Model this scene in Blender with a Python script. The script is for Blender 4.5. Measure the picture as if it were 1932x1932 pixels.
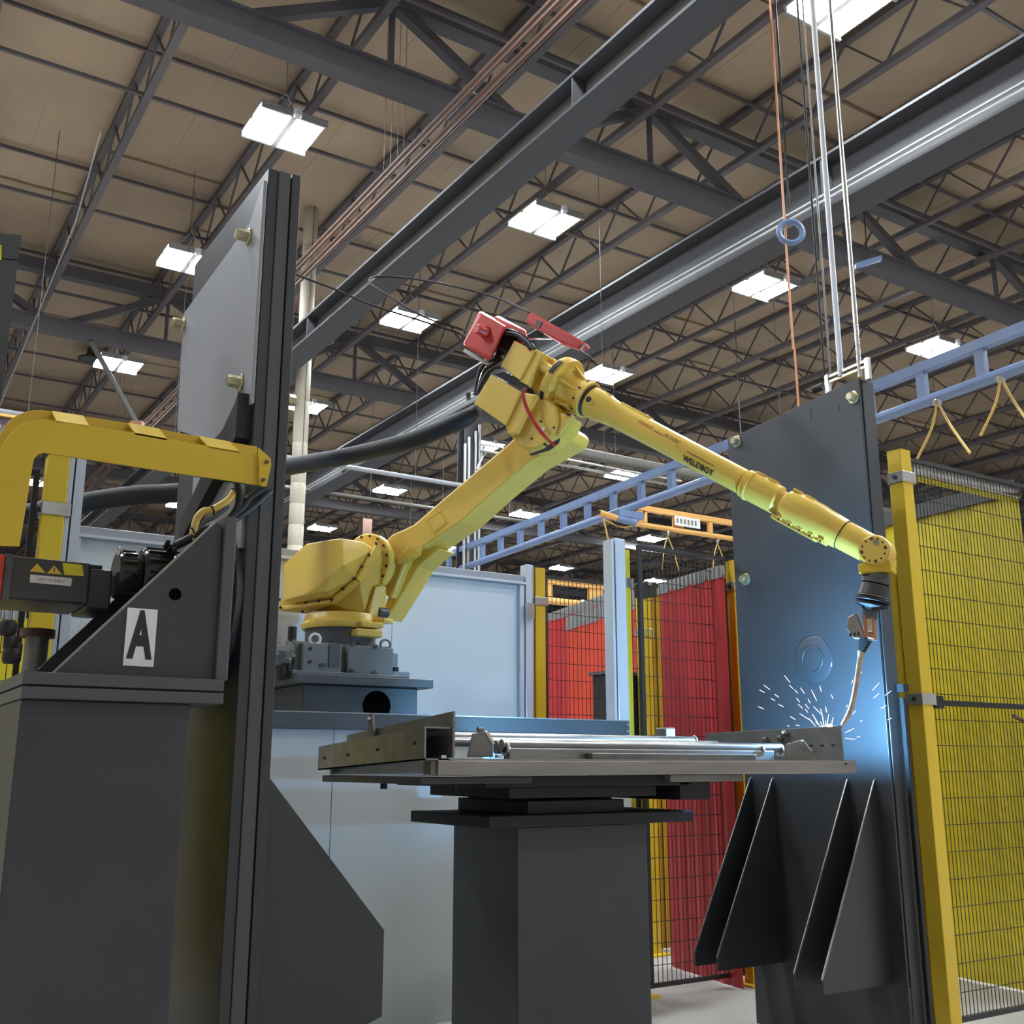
import bpy, math, random
from mathutils import Vector, Matrix
random.seed(7)
sc = bpy.context.scene
for o in list(bpy.data.objects): bpy.data.objects.remove(o)
# ------------------------------------------------------------------ camera, light, exposure
EYE = 1.2                       # everything is built with z = 0 at the eye and lifted by EYE at the end
F = 2000.0; HOR = 480.0
PITCH = math.atan(HOR / F); AZ = math.radians(57.3)
FW = Vector((math.cos(AZ)*math.cos(PITCH), math.sin(AZ)*math.cos(PITCH), math.sin(PITCH)))
RT = Vector((math.sin(AZ), -math.cos(AZ), 0)); UP = RT.cross(FW)
FH = Vector((math.cos(AZ), math.sin(AZ), 0))
cam = bpy.data.cameras.new('camera'); camo = bpy.data.objects.new('camera', cam)
sc.collection.objects.link(camo); sc.camera = camo
cam.sensor_width = 36; cam.lens = 36*F/1932; cam.clip_end = 200; cam.clip_start = 0.05
camo.matrix_world = Matrix((RT, UP, -FW)).transposed().to_4x4()
w = bpy.data.worlds.new('world'); sc.world = w; w.use_nodes = True
w.node_tree.nodes['Background'].inputs[0].default_value = (1.0, 0.97, 0.93, 1)
w.node_tree.nodes['Background'].inputs[1].default_value = 0.25
sc.view_settings.view_transform = 'Standard'; sc.view_settings.look = 'None'
sc.view_settings.gamma = 1; sc.view_settings.use_curve_mapping = False
sc.view_settings.exposure = 0.78
sc.cycles.max_bounces = 5; sc.cycles.diffuse_bounces = 3; sc.cycles.glossy_bounces = 3
sc.cycles.sample_clamp_indirect = 4.0; sc.cycles.use_denoising = True
sc.cycles.caustics_reflective = False; sc.cycles.caustics_refractive = False
LAMP = 105.0                     # emission of the lamp panels
ARC = 88.0                      # watts of the welding arc

# ------------------------------------------------------------------ geometry helpers
V = Vector
def ray(x, y): return FW*F + RT*(x-966) - UP*(y-966)
def onY(px, py, Y): d = ray(px, py); return d*(Y/d.y)
def onX(px, py, X): d = ray(px, py); return d*(X/d.x)
def onZ(px, py, Z): d = ray(px, py); return d*(Z/d.z)
def at(px, py, D): d = ray(px, py); return d*(D/d.dot(FH))
def link(o): sc.collection.objects.link(o); return o

class MB:
    def __init__(s): s.v = []; s.f = []
    def add(s, vs, fs):
        n = len(s.v); s.v += [V(p) for p in vs]; s.f += [tuple(i+n for i in f) for f in fs]; return s
    def box(s, x0, x1, y0, y1, z0, z1):
        vs = [(x, y, z) for z in (z0, z1) for y in (y0, y1) for x in (x0, x1)]
        return s.add(vs, [(0,2,3,1),(4,5,7,6),(0,1,5,4),(2,6,7,3),(0,4,6,2),(1,3,7,5)])
    def obox(s, c, a, b, d):       # centre and three half-axis vectors
        c = V(c); a = V(a); b = V(b); d = V(d)
        if a.cross(b).dot(d) < 0: d = -d
        vs = [c+a*i+b*j+d*k for k in (-1,1) for j in (-1,1) for i in (-1,1)]
        return s.add(vs, [(0,2,3,1),(4,5,7,6),(0,1,5,4),(2,6,7,3),(0,4,6,2),(1,3,7,5)])
    def bar(s, p, q, w, h=None, up=(0,0,1)):
        p = V(p); q = V(q); d = (q-p); L = d.length; d.normalize(); h = h or w
        up = V(up)
        if abs(d.dot(up)) > .99: up = V((1,0,0)) if abs(d.x) < .9 else V((0,1,0))
        a = d.cross(up).normalized(); b = a.cross(d)
        return s.obox((p+q)/2, d*L/2, a*w/2, b*h/2)
    def prof(s, p, d, prof, seg=24, sx=1.0):    # lathe: prof = [(t, r)] along direction d from p
        p = V(p); d = V(d).normalized(); a = d.orthogonal().normalized(); b = d.cross(a)
        vs = []; fs = []
        for t, r in prof:
            for i in range(seg):
                an = 2*math.pi*i/seg; vs.append(p+d*t+(a*math.cos(an)+b*math.sin(an))*r)
        for j in range(len(prof)-1):
            for i in range(seg):
                k = (i+1) % seg; fs.append((j*seg+i, j*seg+k, (j+1)*seg+k, (j+1)*seg+i))
        n = len(prof)-1
        fs.append(tuple(range(seg-1, -1, -1))); fs.append(tuple(n*seg+i for i in range(seg)))
        return s.add(vs, fs)
    def cyl(s, p, q, r, r2=None, seg=20):
        p = V(p); q = V(q); return s.prof(p, q-p, [(0, r), ((q-p).length, r2 if r2 is not None else r)], seg)
    def tube(s, pts, r, seg=8, smooth=4):
        pts = [V(p) for p in pts]
        if smooth > 1 and len(pts) > 2:
            out = []
            P = [pts[0]*2-pts[1]] + pts + [pts[-1]*2-pts[-2]]
            for i in range(1, len(P)-2):
                for k in range(smooth):
                    t = k/smooth; a, b, c, d = P[i-1:i+3]
                    out.append(.5*((2*b)+(c-a)*t+(2*a-5*b+4*c-d)*t*t+(3*b-a-3*c+d)*t**3))
            out.append(pts[-1]); pts = out
        rs = r if isinstance(r, (list, tuple)) else None
        n = len(pts); vs = []; fs = []; a = None
        for i, p in enumerate(pts):
            d = (pts[min(i+1, n-1)]-pts[max(i-1, 0)]).normalized()
            a = d.orthogonal().normalized() if a is None else (a-d*a.dot(d)).normalized()
            b = d.cross(a)
            if rs:
                u = i/(n-1)*(len(rs)-1); k = min(int(u), len(rs)-2); R = rs[k]+(rs[k+1]-rs[k])*(u-k)
            else: R = r
            for j in range(seg):
                an = 2*math.pi*j/seg; vs.append(p+(a*math.cos(an)+b*math.sin(an))*R)
        for i in range(n-1):
            for j in range(seg):
                k = (j+1) % seg; fs.append((i*seg+j, i*seg+k, (i+1)*seg+k, (i+1)*seg+j))
        fs.append(tuple(range(seg-1, -1, -1))); fs.append(tuple((n-1)*seg+j for j in range(seg)))
        return s.add(vs, fs)
    def prism(s, pts, off):
        pts = [V(p) for p in pts]; off = V(off); n = len(pts)
        nr = V((0,0,0))
        for i in range(n): nr += pts[i].cross(pts[(i+1) % n])
        if nr.dot(off) > 0: pts = pts[::-1]
        vs = pts+[p+off for p in pts]
        fs = [tuple(range(n)), tuple(range(2*n-1, n-1, -1))]+[(i, n+i, n+(i+1) % n, (i+1) % n) for i in range(n)]
        return s.add(vs, fs)
    def hull(s, pts):
        import bmesh
        bm = bmesh.new(); [bm.verts.new(p) for p in pts]
        r = bmesh.ops.convex_hull(bm, input=bm.verts)
        for e in set(x for x in list(r.get('geom_interior', []))+list(r.get('geom_unused', [])) if isinstance(x, bmesh.types.BMVert)):
            if e.is_valid: bm.verts.remove(e)
        bmesh.ops.dissolve_limit(bm, angle_limit=.03, verts=bm.verts, edges=bm.edges)
        bm.verts.index_update()
        s.add([v.co.copy() for v in bm.verts], [tuple(v.index for v in f.verts) for f in bm.faces]); bm.free(); return s
    def ring(s, c, ax, R, r, seg=28, ms=10, a0=0, a1=2*math.pi):
        c = V(c); ax = V(ax).normalized(); a = ax.orthogonal().normalized(); b = ax.cross(a)
        pts = [c+(a*math.cos(2*math.pi*i/seg)+b*math.sin(2*math.pi*i/seg))*R for i in range(seg)]
        vs = []; fs = []
        for i, p in enumerate(pts):
            o = (p-c).normalized()
            for j in range(ms):
                an = 2*math.pi*j/ms; vs.append(p+o*math.cos(an)*r+ax*math.sin(an)*r)
        for i in range(seg):
            for j in range(ms):
                fs.append((i*ms+j, ((i+1) % seg)*ms+j, ((i+1) % seg)*ms+(j+1) % ms, i*ms+(j+1) % ms))
        return s.add(vs, fs)
    def build(s, name, m, parent=None, bevel=0, smooth=None, loc=None):
        me = bpy.data.meshes.new(name)
        org = V(parent['_w']) if parent is not None else (V(loc) if loc is not None else V((0,0,0)))
        if parent is None and loc is None and s.v:
            lo = [min(v[i] for v in s.v) for i in range(3)]; hi = [max(v[i] for v in s.v) for i in range(3)]
            org = V(((lo[0]+hi[0])/2, (lo[1]+hi[1])/2, lo[2]))
        me.from_pydata([tuple(v-org) for v in s.v], [], s.f); me.validate()
        me.materials.append(m)
        o = link(bpy.data.objects.new(name, me)); o['_w'] = tuple(org)
        if parent is not None: o.parent = parent
        else: o.location = org
        if smooth is not None:
            me.shade_smooth(); me.set_sharp_from_angle(angle=math.radians(smooth))
        if bevel:
            b = o.modifiers.new('bevel', 'BEVEL'); b.width = bevel; b.segments = 2; b.limit_method = 'ANGLE'; b.angle_limit = .6
            b.harden_normals = False
        return o

def thing(name, label, cat, loc, group=None):
    o = link(bpy.data.objects.new(name, None)); o.location = loc; o['_w'] = tuple(loc); o.empty_display_size = .1
    o['label'] = label; o['category'] = cat
    if group: o['group'] = group
    return o
def tag(o, label, cat, group=None, kind=None):
    o['label'] = label; o['category'] = cat
    if group: o['group'] = group
    if kind: o['kind'] = kind
    return o
def lab(o, l): o['label'] = l; return o
def stuff(o): o['kind'] = 'stuff'; return o
def copy_tree(o, loc=None, parent=None, delta=None):
    c = o.copy(); link(c)
    if parent is not None: c.parent = parent
    for ch in list(o.children): copy_tree(ch, None, c)
    if loc is not None: c.location = loc
    return c
def text(name, body, size, m, parent, fn, font_shear=0, ext=.0008, space=1.0, cx=0.0, bold=0.0):
    """flat lettering, mesh-converted, each vertex placed by fn(x, y, z)"""
    cu = bpy.data.curves.new(name, 'FONT'); cu.body = body; cu.size = size; cu.extrude = ext; cu.shear = font_shear
    cu.space_character = space; cu.align_x = 'CENTER'; cu.align_y = 'CENTER'; cu.offset = bold
    t = bpy.data.objects.new(name, cu); link(t)
    dg = bpy.context.evaluated_depsgraph_get()
    me = bpy.data.meshes.new_from_object(t.evaluated_get(dg)); bpy.data.objects.remove(t)
    org = V(parent['_w'])
    for v in me.vertices: v.co = fn(v.co.x, v.co.y, v.co.z)-org
    me.materials.clear(); me.materials.append(m)
    o = link(bpy.data.objects.new(name, me)); o.parent = parent; o['_w'] = tuple(org); return o

# ------------------------------------------------------------------ materials
def mat(name, col, rough=.5, metal=0.0, var=.12, scale=6.0, bump=.0, spec=.5, rnd=0.0, streak=None, coat=0):
    m = bpy.data.materials.new(name); m.use_nodes = True; nt = m.node_tree; b = nt.nodes['Principled BSDF']
    b.inputs['Roughness'].default_value = rough; b.inputs['Metallic'].default_value = metal
    b.inputs['Specular IOR Level'].default_value = spec
    if coat: b.inputs['Coat Weight'].default_value = coat; b.inputs['Coat Roughness'].default_value = .25
    tc = nt.nodes.new('ShaderNodeTexCoord'); n = nt.nodes.new('ShaderNodeTexNoise')
    n.inputs['Scale'].default_value = scale; n.inputs['Detail'].default_value = 5
    if streak:
        mp = nt.nodes.new('ShaderNodeMapping'); mp.inputs['Scale'].default_value = streak
        nt.links.new(tc.outputs['Object'], mp.inputs[0]); nt.links.new(mp.outputs[0], n.inputs['Vector'])
    else: nt.links.new(tc.outputs['Object'], n.inputs['Vector'])
    mr = nt.nodes.new('ShaderNodeMapRange'); mr.inputs[1].default_value = .3; mr.inputs[2].default_value = .7
    mr.inputs[3].default_value = 1-var; mr.inputs[4].default_value = 1+var
    nt.links.new(n.outputs[0], mr.inputs[0])
    out = mr.outputs[0]
    if rnd:
        oi = nt.nodes.new('ShaderNodeObjectInfo'); r2 = nt.nodes.new('ShaderNodeMapRange')
        r2.inputs[3].default_value = 1-rnd; r2.inputs[4].default_value = 1+rnd
        nt.links.new(oi.outputs['Random'], r2.inputs[0])
        mu = nt.nodes.new('ShaderNodeMath'); mu.operation = 'MULTIPLY'
        nt.links.new(out, mu.inputs[0]); nt.links.new(r2.outputs[0], mu.inputs[1]); out = mu.outputs[0]
    mx = nt.nodes.new('ShaderNodeVectorMath'); mx.operation = 'SCALE'; mx.inputs[0].default_value = col
    nt.links.new(out, mx.inputs['Scale']); nt.links.new(mx.outputs[0], b.inputs['Base Color'])
    rr = nt.nodes.new('ShaderNodeMapRange'); rr.inputs[3].default_value = max(0, rough-.08); rr.inputs[4].default_value = min(1, rough+.08)
    nt.links.new(n.outputs[0], rr.inputs[0]); nt.links.new(rr.outputs[0], b.inputs['Roughness'])
    if bump:
        bp = nt.nodes.new('ShaderNodeBump'); bp.inputs['Strength'].default_value = bump; bp.inputs['Distance'].default_value = .01
        nt.links.new(n.outputs[0], bp.inputs['Height']); nt.links.new(bp.outputs[0], b.inputs['Normal'])
    return m
def emis(name, col, s):
    m = bpy.data.materials.new(name); m.use_nodes = True; nt = m.node_tree; nt.nodes.clear()
    e = nt.nodes.new('ShaderNodeEmission'); e.inputs[0].default_value = (*col, 1); e.inputs[1].default_value = s
    o = nt.nodes.new('ShaderNodeOutputMaterial'); nt.links.new(e.outputs[0], o.inputs[0]); return m
M = dict(
    yellow=mat('robot_yellow', (.73, .50, .085), .36, var=.06, scale=5, coat=.2),
    yellow2=mat('guard_yellow', (.62, .42, .025), .42, var=.05, scale=3),
    post=mat('post_yellow', (.72, .50, .03), .38, var=.05, scale=4),
    curtain=mat('curtain_yellow', (.62, .52, .02), .3, var=.10, scale=2, rnd=.06, spec=.6),
    amber=mat('curtain_amber', (.55, .33, .01), .35, var=.12, scale=2, rnd=.1),
    red=mat('curtain_red', (.42, .02, .023), .38, var=.10, scale=2, rnd=.10),
    orange_red=mat('curtain_orange_red', (.55, .045, .018), .38, var=.10, scale=2, rnd=.08),
    redbox=mat('red_plastic', (.55, .045, .035), .32, var=.05),
    dark=mat('charcoal_paint', (.042, .044, .048), .42, var=.12, scale=2.5, bump=.03),
    dark2=mat('dark_grey_paint', (.075, .08, .085), .45, var=.1, scale=3),
    black=mat('black_rubber', (.009, .009, .010), .6, var=.2, scale=12),
    blackgloss=mat('black_gloss', (.02, .02, .023), .18, var=.1),
    basegrey=mat('base_grey', (.17, .185, .185), .45, var=.1, scale=5),
    plate=mat('grey_plate', (.30, .31, .33), .42, var=.08, scale=2, streak=(1, 1, .15)),
    steel=mat('mill_steel', (.30, .285, .27), .34, metal=.75, var=.2, scale=6, streak=(.3, 3, 3), bump=.05),
    steeldark=mat('dark_steel', (.20, .19, .175), .42, metal=.6, var=.22, scale=7, bump=.05),
    bright=mat('bright_steel', (.62, .62, .60), .25, metal=.9, var=.1),
    zinc=mat('yellow_zinc', (.52, .48, .30), .3, metal=.8, var=.15, scale=30),
    copper=mat('torch_copper', (.52, .40, .27), .4, metal=.5, var=.2, scale=30),
    brick=mat('torch_block', (.36, .15, .08), .5, var=.3, scale=40),
    hole_shade=mat('hole_shade_black', (.003, .003, .003), 1.0, spec=0.0, var=.02),  # matt black that paints in the dark inside of holes
    white=mat('white_sheet', (.60, .65, .67), .30, var=.05, scale=1.2),
    whitepost=mat('aluminium_post', (.62, .67, .72), .32, metal=.35, var=.06, scale=2, streak=(4, 4, .3)),
    sheet=mat('label_white', (.74, .75, .77), .5, var=.03),
    letter=mat('letter_black', (.018, .018, .018), .55, var=.05),
    red_ink=mat('red_ink', (.55, .12, .05), .5, var=.1), grey_ink=mat('grey_ink', (.24, .20, .12), .5, var=.1),
    decal=mat('decal_yellow', (.75, .66, .03), .5, var=.04), decal2=mat('decal_amber', (.75, .53, .06), .5, var=.04),
    blue=mat('rail_blue', (.16, .24, .42), .38, var=.08, scale=2),
    orange=mat('crane_orange', (.74, .40, .10), .42, var=.06, scale=2),
    deck=mat('roof_deck', (.37, .278, .19), .7, var=.14, scale=.7, rnd=.14),
    joist=mat('joist_paint', (.10, .088, .092), .6, var=.15, scale=1),
    truss=mat('truss_paint', (.085, .08, .088), .6, var=.15, scale=1),
    girder=mat('girder_paint', (.065, .065, .07), .75, var=.12, scale=.5, streak=(1, .1, 1)),
    girder2=mat('flange_paint', (.13, .125, .11), .75, var=.12, scale=.5),
    pipe=mat('pipe_wrap', (.46, .42, .33), .6, var=.12, scale=3, streak=(1, 1, .2)),
    rust=mat('red_oxide', (.12, .062, .042), .7, var=.15),
    conduit=mat('conduit', (.50, .51, .50), .32, metal=.6, var=.08),
    cord=mat('orange_cord', (.60, .26, .12), .5), ycord=mat('yellow_cord', (.62, .43, .10), .5),
    redhose=mat('red_hose', (.42, .03, .035), .35),
    floor=mat('concrete', (.42, .41, .39), .5, var=.16, scale=.6, bump=.04),
    wall=mat('wall_sheet', (.16, .15, .14), .7, var=.15, scale=.4),
    wire=mat('mesh_black', (.018, .018, .02), .45),
    lamp=emis('lamp_glow', (.88, .94, 1.0), LAMP),
    spark=emis('spark_glow', (1.0, .80, .74), 3.2),
    arcglow=emis('arc_glow', (.75, .88, 1.0), 60.0),
    hot=emis('hot_tip', (1.0, .55, .35), 1.2),
)

# ------------------------------------------------------------------ setting: floor, walls, ceiling
def struct(o): o['kind'] = 'structure'; return o
X0, X1, Y0, Y1, ZF, ZC = -9.0, 46.0, -6.0, 60.0, -EYE, 8.2
struct(MB().box(X0, X1, Y0, Y1, ZF-.2, ZF).build('floor', M['floor']))
struct(MB().box(X0, X1, Y1, Y1+.3, ZF, ZC).build('wall_far', M['wall']))
struct(MB().box(X1, X1+.3, Y0, Y1, ZF, ZC).build('wall_right', M['wall']))
ceil = struct(MB().box(X0, X1, Y0, Y1, ZC+.06, ZC+.3).build('ceiling', M['deck']))
JX = [9.0+1.68*k for k in range(-9, 21)]
cw = V(ceil['_w'])
# deck sheets between the joists
pm = None
for k, x in enumerate(JX):
    for j in range(9):
        y = 3.0+j*6.2-(k % 2)*1.5
        if pm is None:
            pm = MB()
            n = 4
            for i in range(n):       # ribbed sheet: shallow folds
                a = -.84+1.68*i/n; b = a+1.68/n
                pm.box(a, b-.001, -3.06, 3.06, 0 if i % 2 else -.004, .05)
            o = pm.build('deck_panel', M['deck'], None, loc=(0, 0, 0)); o['_w'] = (0, 0, 0)
            pm = o.data; o.parent = ceil
        else:
            o = link(bpy.data.objects.new('deck_panel', pm)); o.parent = ceil
        o.location = V((x+.84, y+3.1, ZC))-cw
# bar joists: two chords and a zigzag web
def joist_meshes():
    ch = MB(); wb = MB(); L = 62.0
    for z, s in ((-.05, .075), (-.68, .075)):
        ch.box(-.045, .045, 0, L, z-s/2, z+s/2)
    y = 0; st = .52; k = 0
    while y < L-st:
        z0, z1 = (-.08, -.66) if k % 2 == 0 else (-.66, -.08)
        wb.bar((0, y, z0), (0, y+st, z1), .024); y += st; k += 1
    return ch, wb
ch, wb = joist_meshes()
jm = ch.build('roof_joist', M['joist'], None, loc=(0, 0, 0)); jm['_w'] = (0, 0, 0)
wm = wb.build('joist_web', M['joist'], None, loc=(0, 0, 0)); jm.parent = ceil; stuff(wm); wm.parent = jm
jm.location = V((JX[0], -3.5, ZC))-cw
for x in JX[1:]:
    c = copy_tree(jm); c.location = V((x, -3.5, ZC))-cw
# bridging rods across the joists
br = None
for k in range(17):
    y = 2.2+k*3.05
    if br is None:
        b = MB(); b.box(0, 50, -.02, .02, -.69, -.65); b.box(0, 50, -.02, .02, -.1, -.06)
        br = b.build('bridging_rod', M['joist'], None, loc=(0, 0, 0)); br.parent = ceil; o = br
    else: o = link(br.copy())
    o.location = V((-5, y, ZC))-cw
# deep roof trusses across the hall
def truss():
    t = MB(); L = 52.0
    t.box(0, L, -.10, .10, -.42, -.22)
    root = t.build('roof_truss', M['truss'], None, loc=(0, 0, 0)); root['_w'] = (0, 0, 0)
    t = MB(); t.box(0, L, -.11, .11, -1.42, -1.20); t.box(0, L, -.16, .16, -1.22, -1.19)
    t.build('bottom_chord', M['truss'], root)
    wbm = []
    for kind in range(3):
        q = MB()
        if kind == 0: q.bar((0, 0, -1.3), (1.75, 0, -.35), .11, up=(0, 1, 0))
        elif kind == 1: q.bar((3.5, 0, -1.3), (1.75, 0, -.35), .11, up=(0, 1, 0))
        else: q.bar((1.75, 0, -.35), (1.75, 0, -1.3), .05, up=(0, 1, 0))
        wbm.append(q.build('truss_web', M['truss'], root))
    base = list(wbm)
    for i in range(1, 14):
        for q in base:
            c = link(q.copy()); c.location.x = q.location.x+3.5*i
    return root
tr = truss(); tr.parent = ceil; TY = [8.8, 17.4, 26.1, 34.8, 43.5]
tr.location = V((-4.6, TY[0], ZC))-cw
for y in TY[1:]:
    c = copy_tree(tr); c.location = V((-4.6, y, ZC))-cw

# ------------------------------------------------------------------ lamps
LZ = 7.0
def make_lamp():
    t = thing('high_bay_lamp', 'high bay lamp', 'lamp', (0, 0, 0), 'twin panel lamps hanging under the roof')
    MB().box(-.03, .03, -.34, .34, 0, .05).box(-.38, .38, -.35, -.32, 0, .06).box(-.38, .38, .32, .35, 0, .06).box(-.38, .38, -.03, .03, .04, .07).build('frame', M['conduit'], t)
    MB().box(-.385, .385, -.355, .355, .055, .085).build('housing', M['conduit'], t)
    for s in (-1, 1):
        MB().obox((s*.205, 0, .02), (.155, 0, s*.018), (0, .31, 0), (0, 0, .008)).build('light_panel', M['lamp'], t)
    MB().prof((0, -.42, -.05), (0, 0, 1), [(0, .03), (.02, .045), (.09, .045)], 12).build('motion_sensor', M['sheet'], t)
    for s in (-1, 1):
        MB().tube([(s*.3, 0, .06), (0, 0, .5), (0, 0, 1.15)], .006, 5, 1).build('hanger', M['conduit'], t)
    return t
lampdata = [
 (357,497,'bright twin panel lamp upper left, just left of the bolted grey plate'),
 (225,690,'twin panel lamp crossed by a thin pole, above the yellow cable guard'),
 (773,608,'large twin panel lamp beneath the thin looping cable, left of the red wire feeder'),
 (1030,421,'twin panel lamp at the top edge of the photo, above the robot elbow'),
 (1445,545,'large twin panel lamp just left of the vertical rods, crossed by the orange cord'),
 (1767,660,'twin panel lamp right above the upper chord of the blue rail at the far right'),
 (578,768,'twin panel lamp half hidden behind the cream pipe beside the dark column'),
 (1148,710,'twin panel lamp directly behind the start of the robot forearm'),
 (345,955,'small twin panel lamp below the yellow guard, at the end of the black hose'),
 (738,927,'twin panel lamp between the black hose and the robot upper arm'),
 (610,998,'small twin panel lamp just above the yellow motor cover of the robot'),
 (993,972,'flat looking lamp touching the upper chord of the blue rail, right of the upper arm'),
 (1178,899,'flat looking lamp below the forearm, just above the blue rail'),
 (1232,1018,'flat looking lamp under the orange crane beam, right of the tall white post'),
 (1062,1073,'small flat lamp above the yellow post at the end of the white partition'),
 (917,842,'small lamp peeking out between the conduits and the robot elbow'),
 (74,912,'small lamp seen inside the bend of the yellow guard'),
 (850,1035,'far small lamp glimpsed behind the blue rail just right of the upper arm'),
 (1107,1137,'far tiny lamp seen through the orange beam above the red curtains'),
 (1240,1097,'far tiny lamp over the amber curtain between the red curtains'),
]
lamp0 = make_lamp(); first = True
for px, py, l in lampdata:
    p = onZ(px, py, LZ)
    o = lamp0 if first else copy_tree(lamp0); first = False
    o.location = p; o['label'] = l
k = 0
for x in (-4.6, -.4, 3.6, 7.3, 11.5, 15.6):  # unseen lamps continuing the grid, added to light the cell
    for y in (-2.0, 1.6, 5.6, 10.4):
        if (y > 9 and x > 4) or (y < 2 and x < 5) or (y < 0 and x > 13): continue
        o = copy_tree(lamp0); o.location = (x, y, LZ)
        o['label'] = 'unseen twin panel lamp added overhead to light the welding cell'; o['group'] = 'added lamps above the welding cell, out of view'

# ------------------------------------------------------------------ runway girders, columns, pipes
def girder(x, y0, y1, z, h, wd, name, label):
    t = thing(name, label, 'girder', (x, y0, z))
    MB().box(x-.015, x+.015, y0, y1, z+.03, z+h-.03).build('web', M['girder2' if h < .5 else 'girder'], t)
    MB().box(x-wd/2, x+wd/2, y0, y1, z, z+.03).build('bottom_flange', M['girder'], t)
    MB().box(x-wd/2, x+wd/2, y0, y1, z+h-.03, z+h).build('top_flange', M['girder'], t)
    for i in range(int((y1-y0)/6)):
        y = y0+5.5+6*i
        MB().box(x-wd/2+.01, x-.015, y-.01, y+.01, z+.03, z+h-.03).build('stiffener', M['girder'], t)
    return t
girder(4.95, 1.0, 40, 5.5, .34, .34, 'runway_girder', 'wide grey steel girder rising to the top edge behind the dark column')
t = girder(8.12, 1.0, 44, 5.5, .60, .38, 'runway_girder', 'deep grey steel girder with a pair of thin conduits, crossing above the red panel')
for s in (0, .06):
    MB().tube([(7.88, 3, 5.56+s), (7.88, 30, 5.56+s)], .014, 6, 1).build('conduit_run', M['conduit'], t)
# cap channel on the first girder, pale strip
def column(x, y, label, w=.28, top=5.5):
    t = thing('steel_column', label, 'column', (x, y, ZF))
    MB().box(x-w/2, x+w/2, y-.12, y-.10, ZF, top).build('flange', M['girder'], t)
    MB().box(x-w/2, x+w/2, y+.10, y+.12, ZF, top).build('flange', M['girder'], t)
    MB().box(x-.012, x+.012, y-.10, y+.10, ZF, top).build('web', M['girder'], t)
    MB().box(x-.25, x+.25, y-.25, y+.25, ZF, ZF+.03).build('base_plate', M['girder'], t)
    return t
p = onX(885, 900, 8.12)
t = column(8.12, p.y, 'grey steel column with silver conduits clipped to it, left of the robot elbow', .30)
for i, dx in enumerate((-.17, -.10, .02, .09)):
    MB().tube([(8.12+dx, p.y-.16, ZF), (8.12+dx, p.y-.16, 4.9+.12*i)], .022, 8, 1).build('conduit_run', M['conduit'], t)
MB().tube([(8.21, p.y-.16, 4.6), (8.3, p.y-.16, 4.9), (8.6, p.y-.16, 4.95), (12.4, p.y-.16, 4.95)], .018, 8, 3).build('conduit_run', M['conduit'], t)
MB().tube([(8.14, p.y-.2, 4.5), (8.3, p.y-.2, 4.80), (8.6, p.y-.2, 4.83), (12.4, p.y-.2, 4.83)], .022, 8, 3).build('conduit_run', M['conduit'], t)
# wrapped vertical duct
p = onX(572, 720, 5.3)
t = thing('wrapped_pipe', 'cream wrapped vertical pipe just right of the dark column', 'pipe', (p.x, p.y, ZF))
z = ZF; k = 0
while z < 8.0:
    h = .62 if z > 4.4 else .30
    MB().prof((p.x, p.y, z), (0, 0, 1), [(0, .102), (.01, .108), (h-.012, .108), (h, .102)], 18).build('wrap_section', M['pipe'], t, smooth=50)
    z += h; k += 1
# red oxide column far behind
p = at(690, 970, 27)
t = thing('red_oxide_post', 'dull red steel post far behind the robot shoulder', 'post', (p.x, p.y, ZF))
MB().box(p.x-.13, p.x+.13, p.y-.13, p.y+.13, ZF, (1446-968)*27/2057).build('post_shaft', M['rust'], t)
MB().box(p.x-.2, p.x+.2, p.y-.2, p.y+.2, ZF, ZF+.03).build('base_plate', M['rust'], t)
# grey pipe run along X under the trusses (x direction) with hangers
def xpipe(px, py, d, x0, x1, r, name, label, m='conduit'):
    p = at(px, py, d)
    t = thing(name, label, 'pipe', (p.x, p.y, p.z))
    MB().tube([(x0, p.y, p.z), (x1, p.y, p.z)], r, 10, 1).build('pipe_run', M[m], t, smooth=60)
    for i in range(5):
        x = x0+(x1-x0)*(i+.5)/5
        MB().tube([(x, p.y, p.z+r), (x, p.y, 8.215)], .005, 5, 1).build('hanger', M['truss'], t)
    return t
xpipe(640, 933, 22, 5, 14, .04, 'grey_pipe', 'thin pale pipe with drop hangers running level behind the black hose', 'girder2')
xpipe(1150, 865, 17, 9.2, 24, .09, 'grey_pipe', 'pale double pipe passing behind the forearm below the big truss', 'girder2')
xpipe(200, 808, 13, -1, 8.0, .035, 'grey_pipe', 'thin silver pipe just above the yellow cable guard', 'plate')
# bundle of rust-red process pipes, rising between the column and the girder (run in depth)
for i in range(4):
    t = thing('brown_pipe', ['leftmost', 'second from the left', 'third from the left', 'rightmost'][i]+' of the four parallel brown pipes rising past the cream pipe', 'pipe', (5.0, 4, 5.9), 'four brown pipes running side by side under the roof')
    x = 4.20+i*.075
    MB().tube([(x, 3, 5.95+.03*(i % 2)), (x, 44, 5.95+.03*(i % 2))], .022, 6, 1).build('pipe_run', M['rust'], t)
    for y in (9, 21):
        MB().tube([(x, y, 5.97), (x, y, 8.215)], .003, 4, 1).build('hanger', M['rust'], t)

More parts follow.
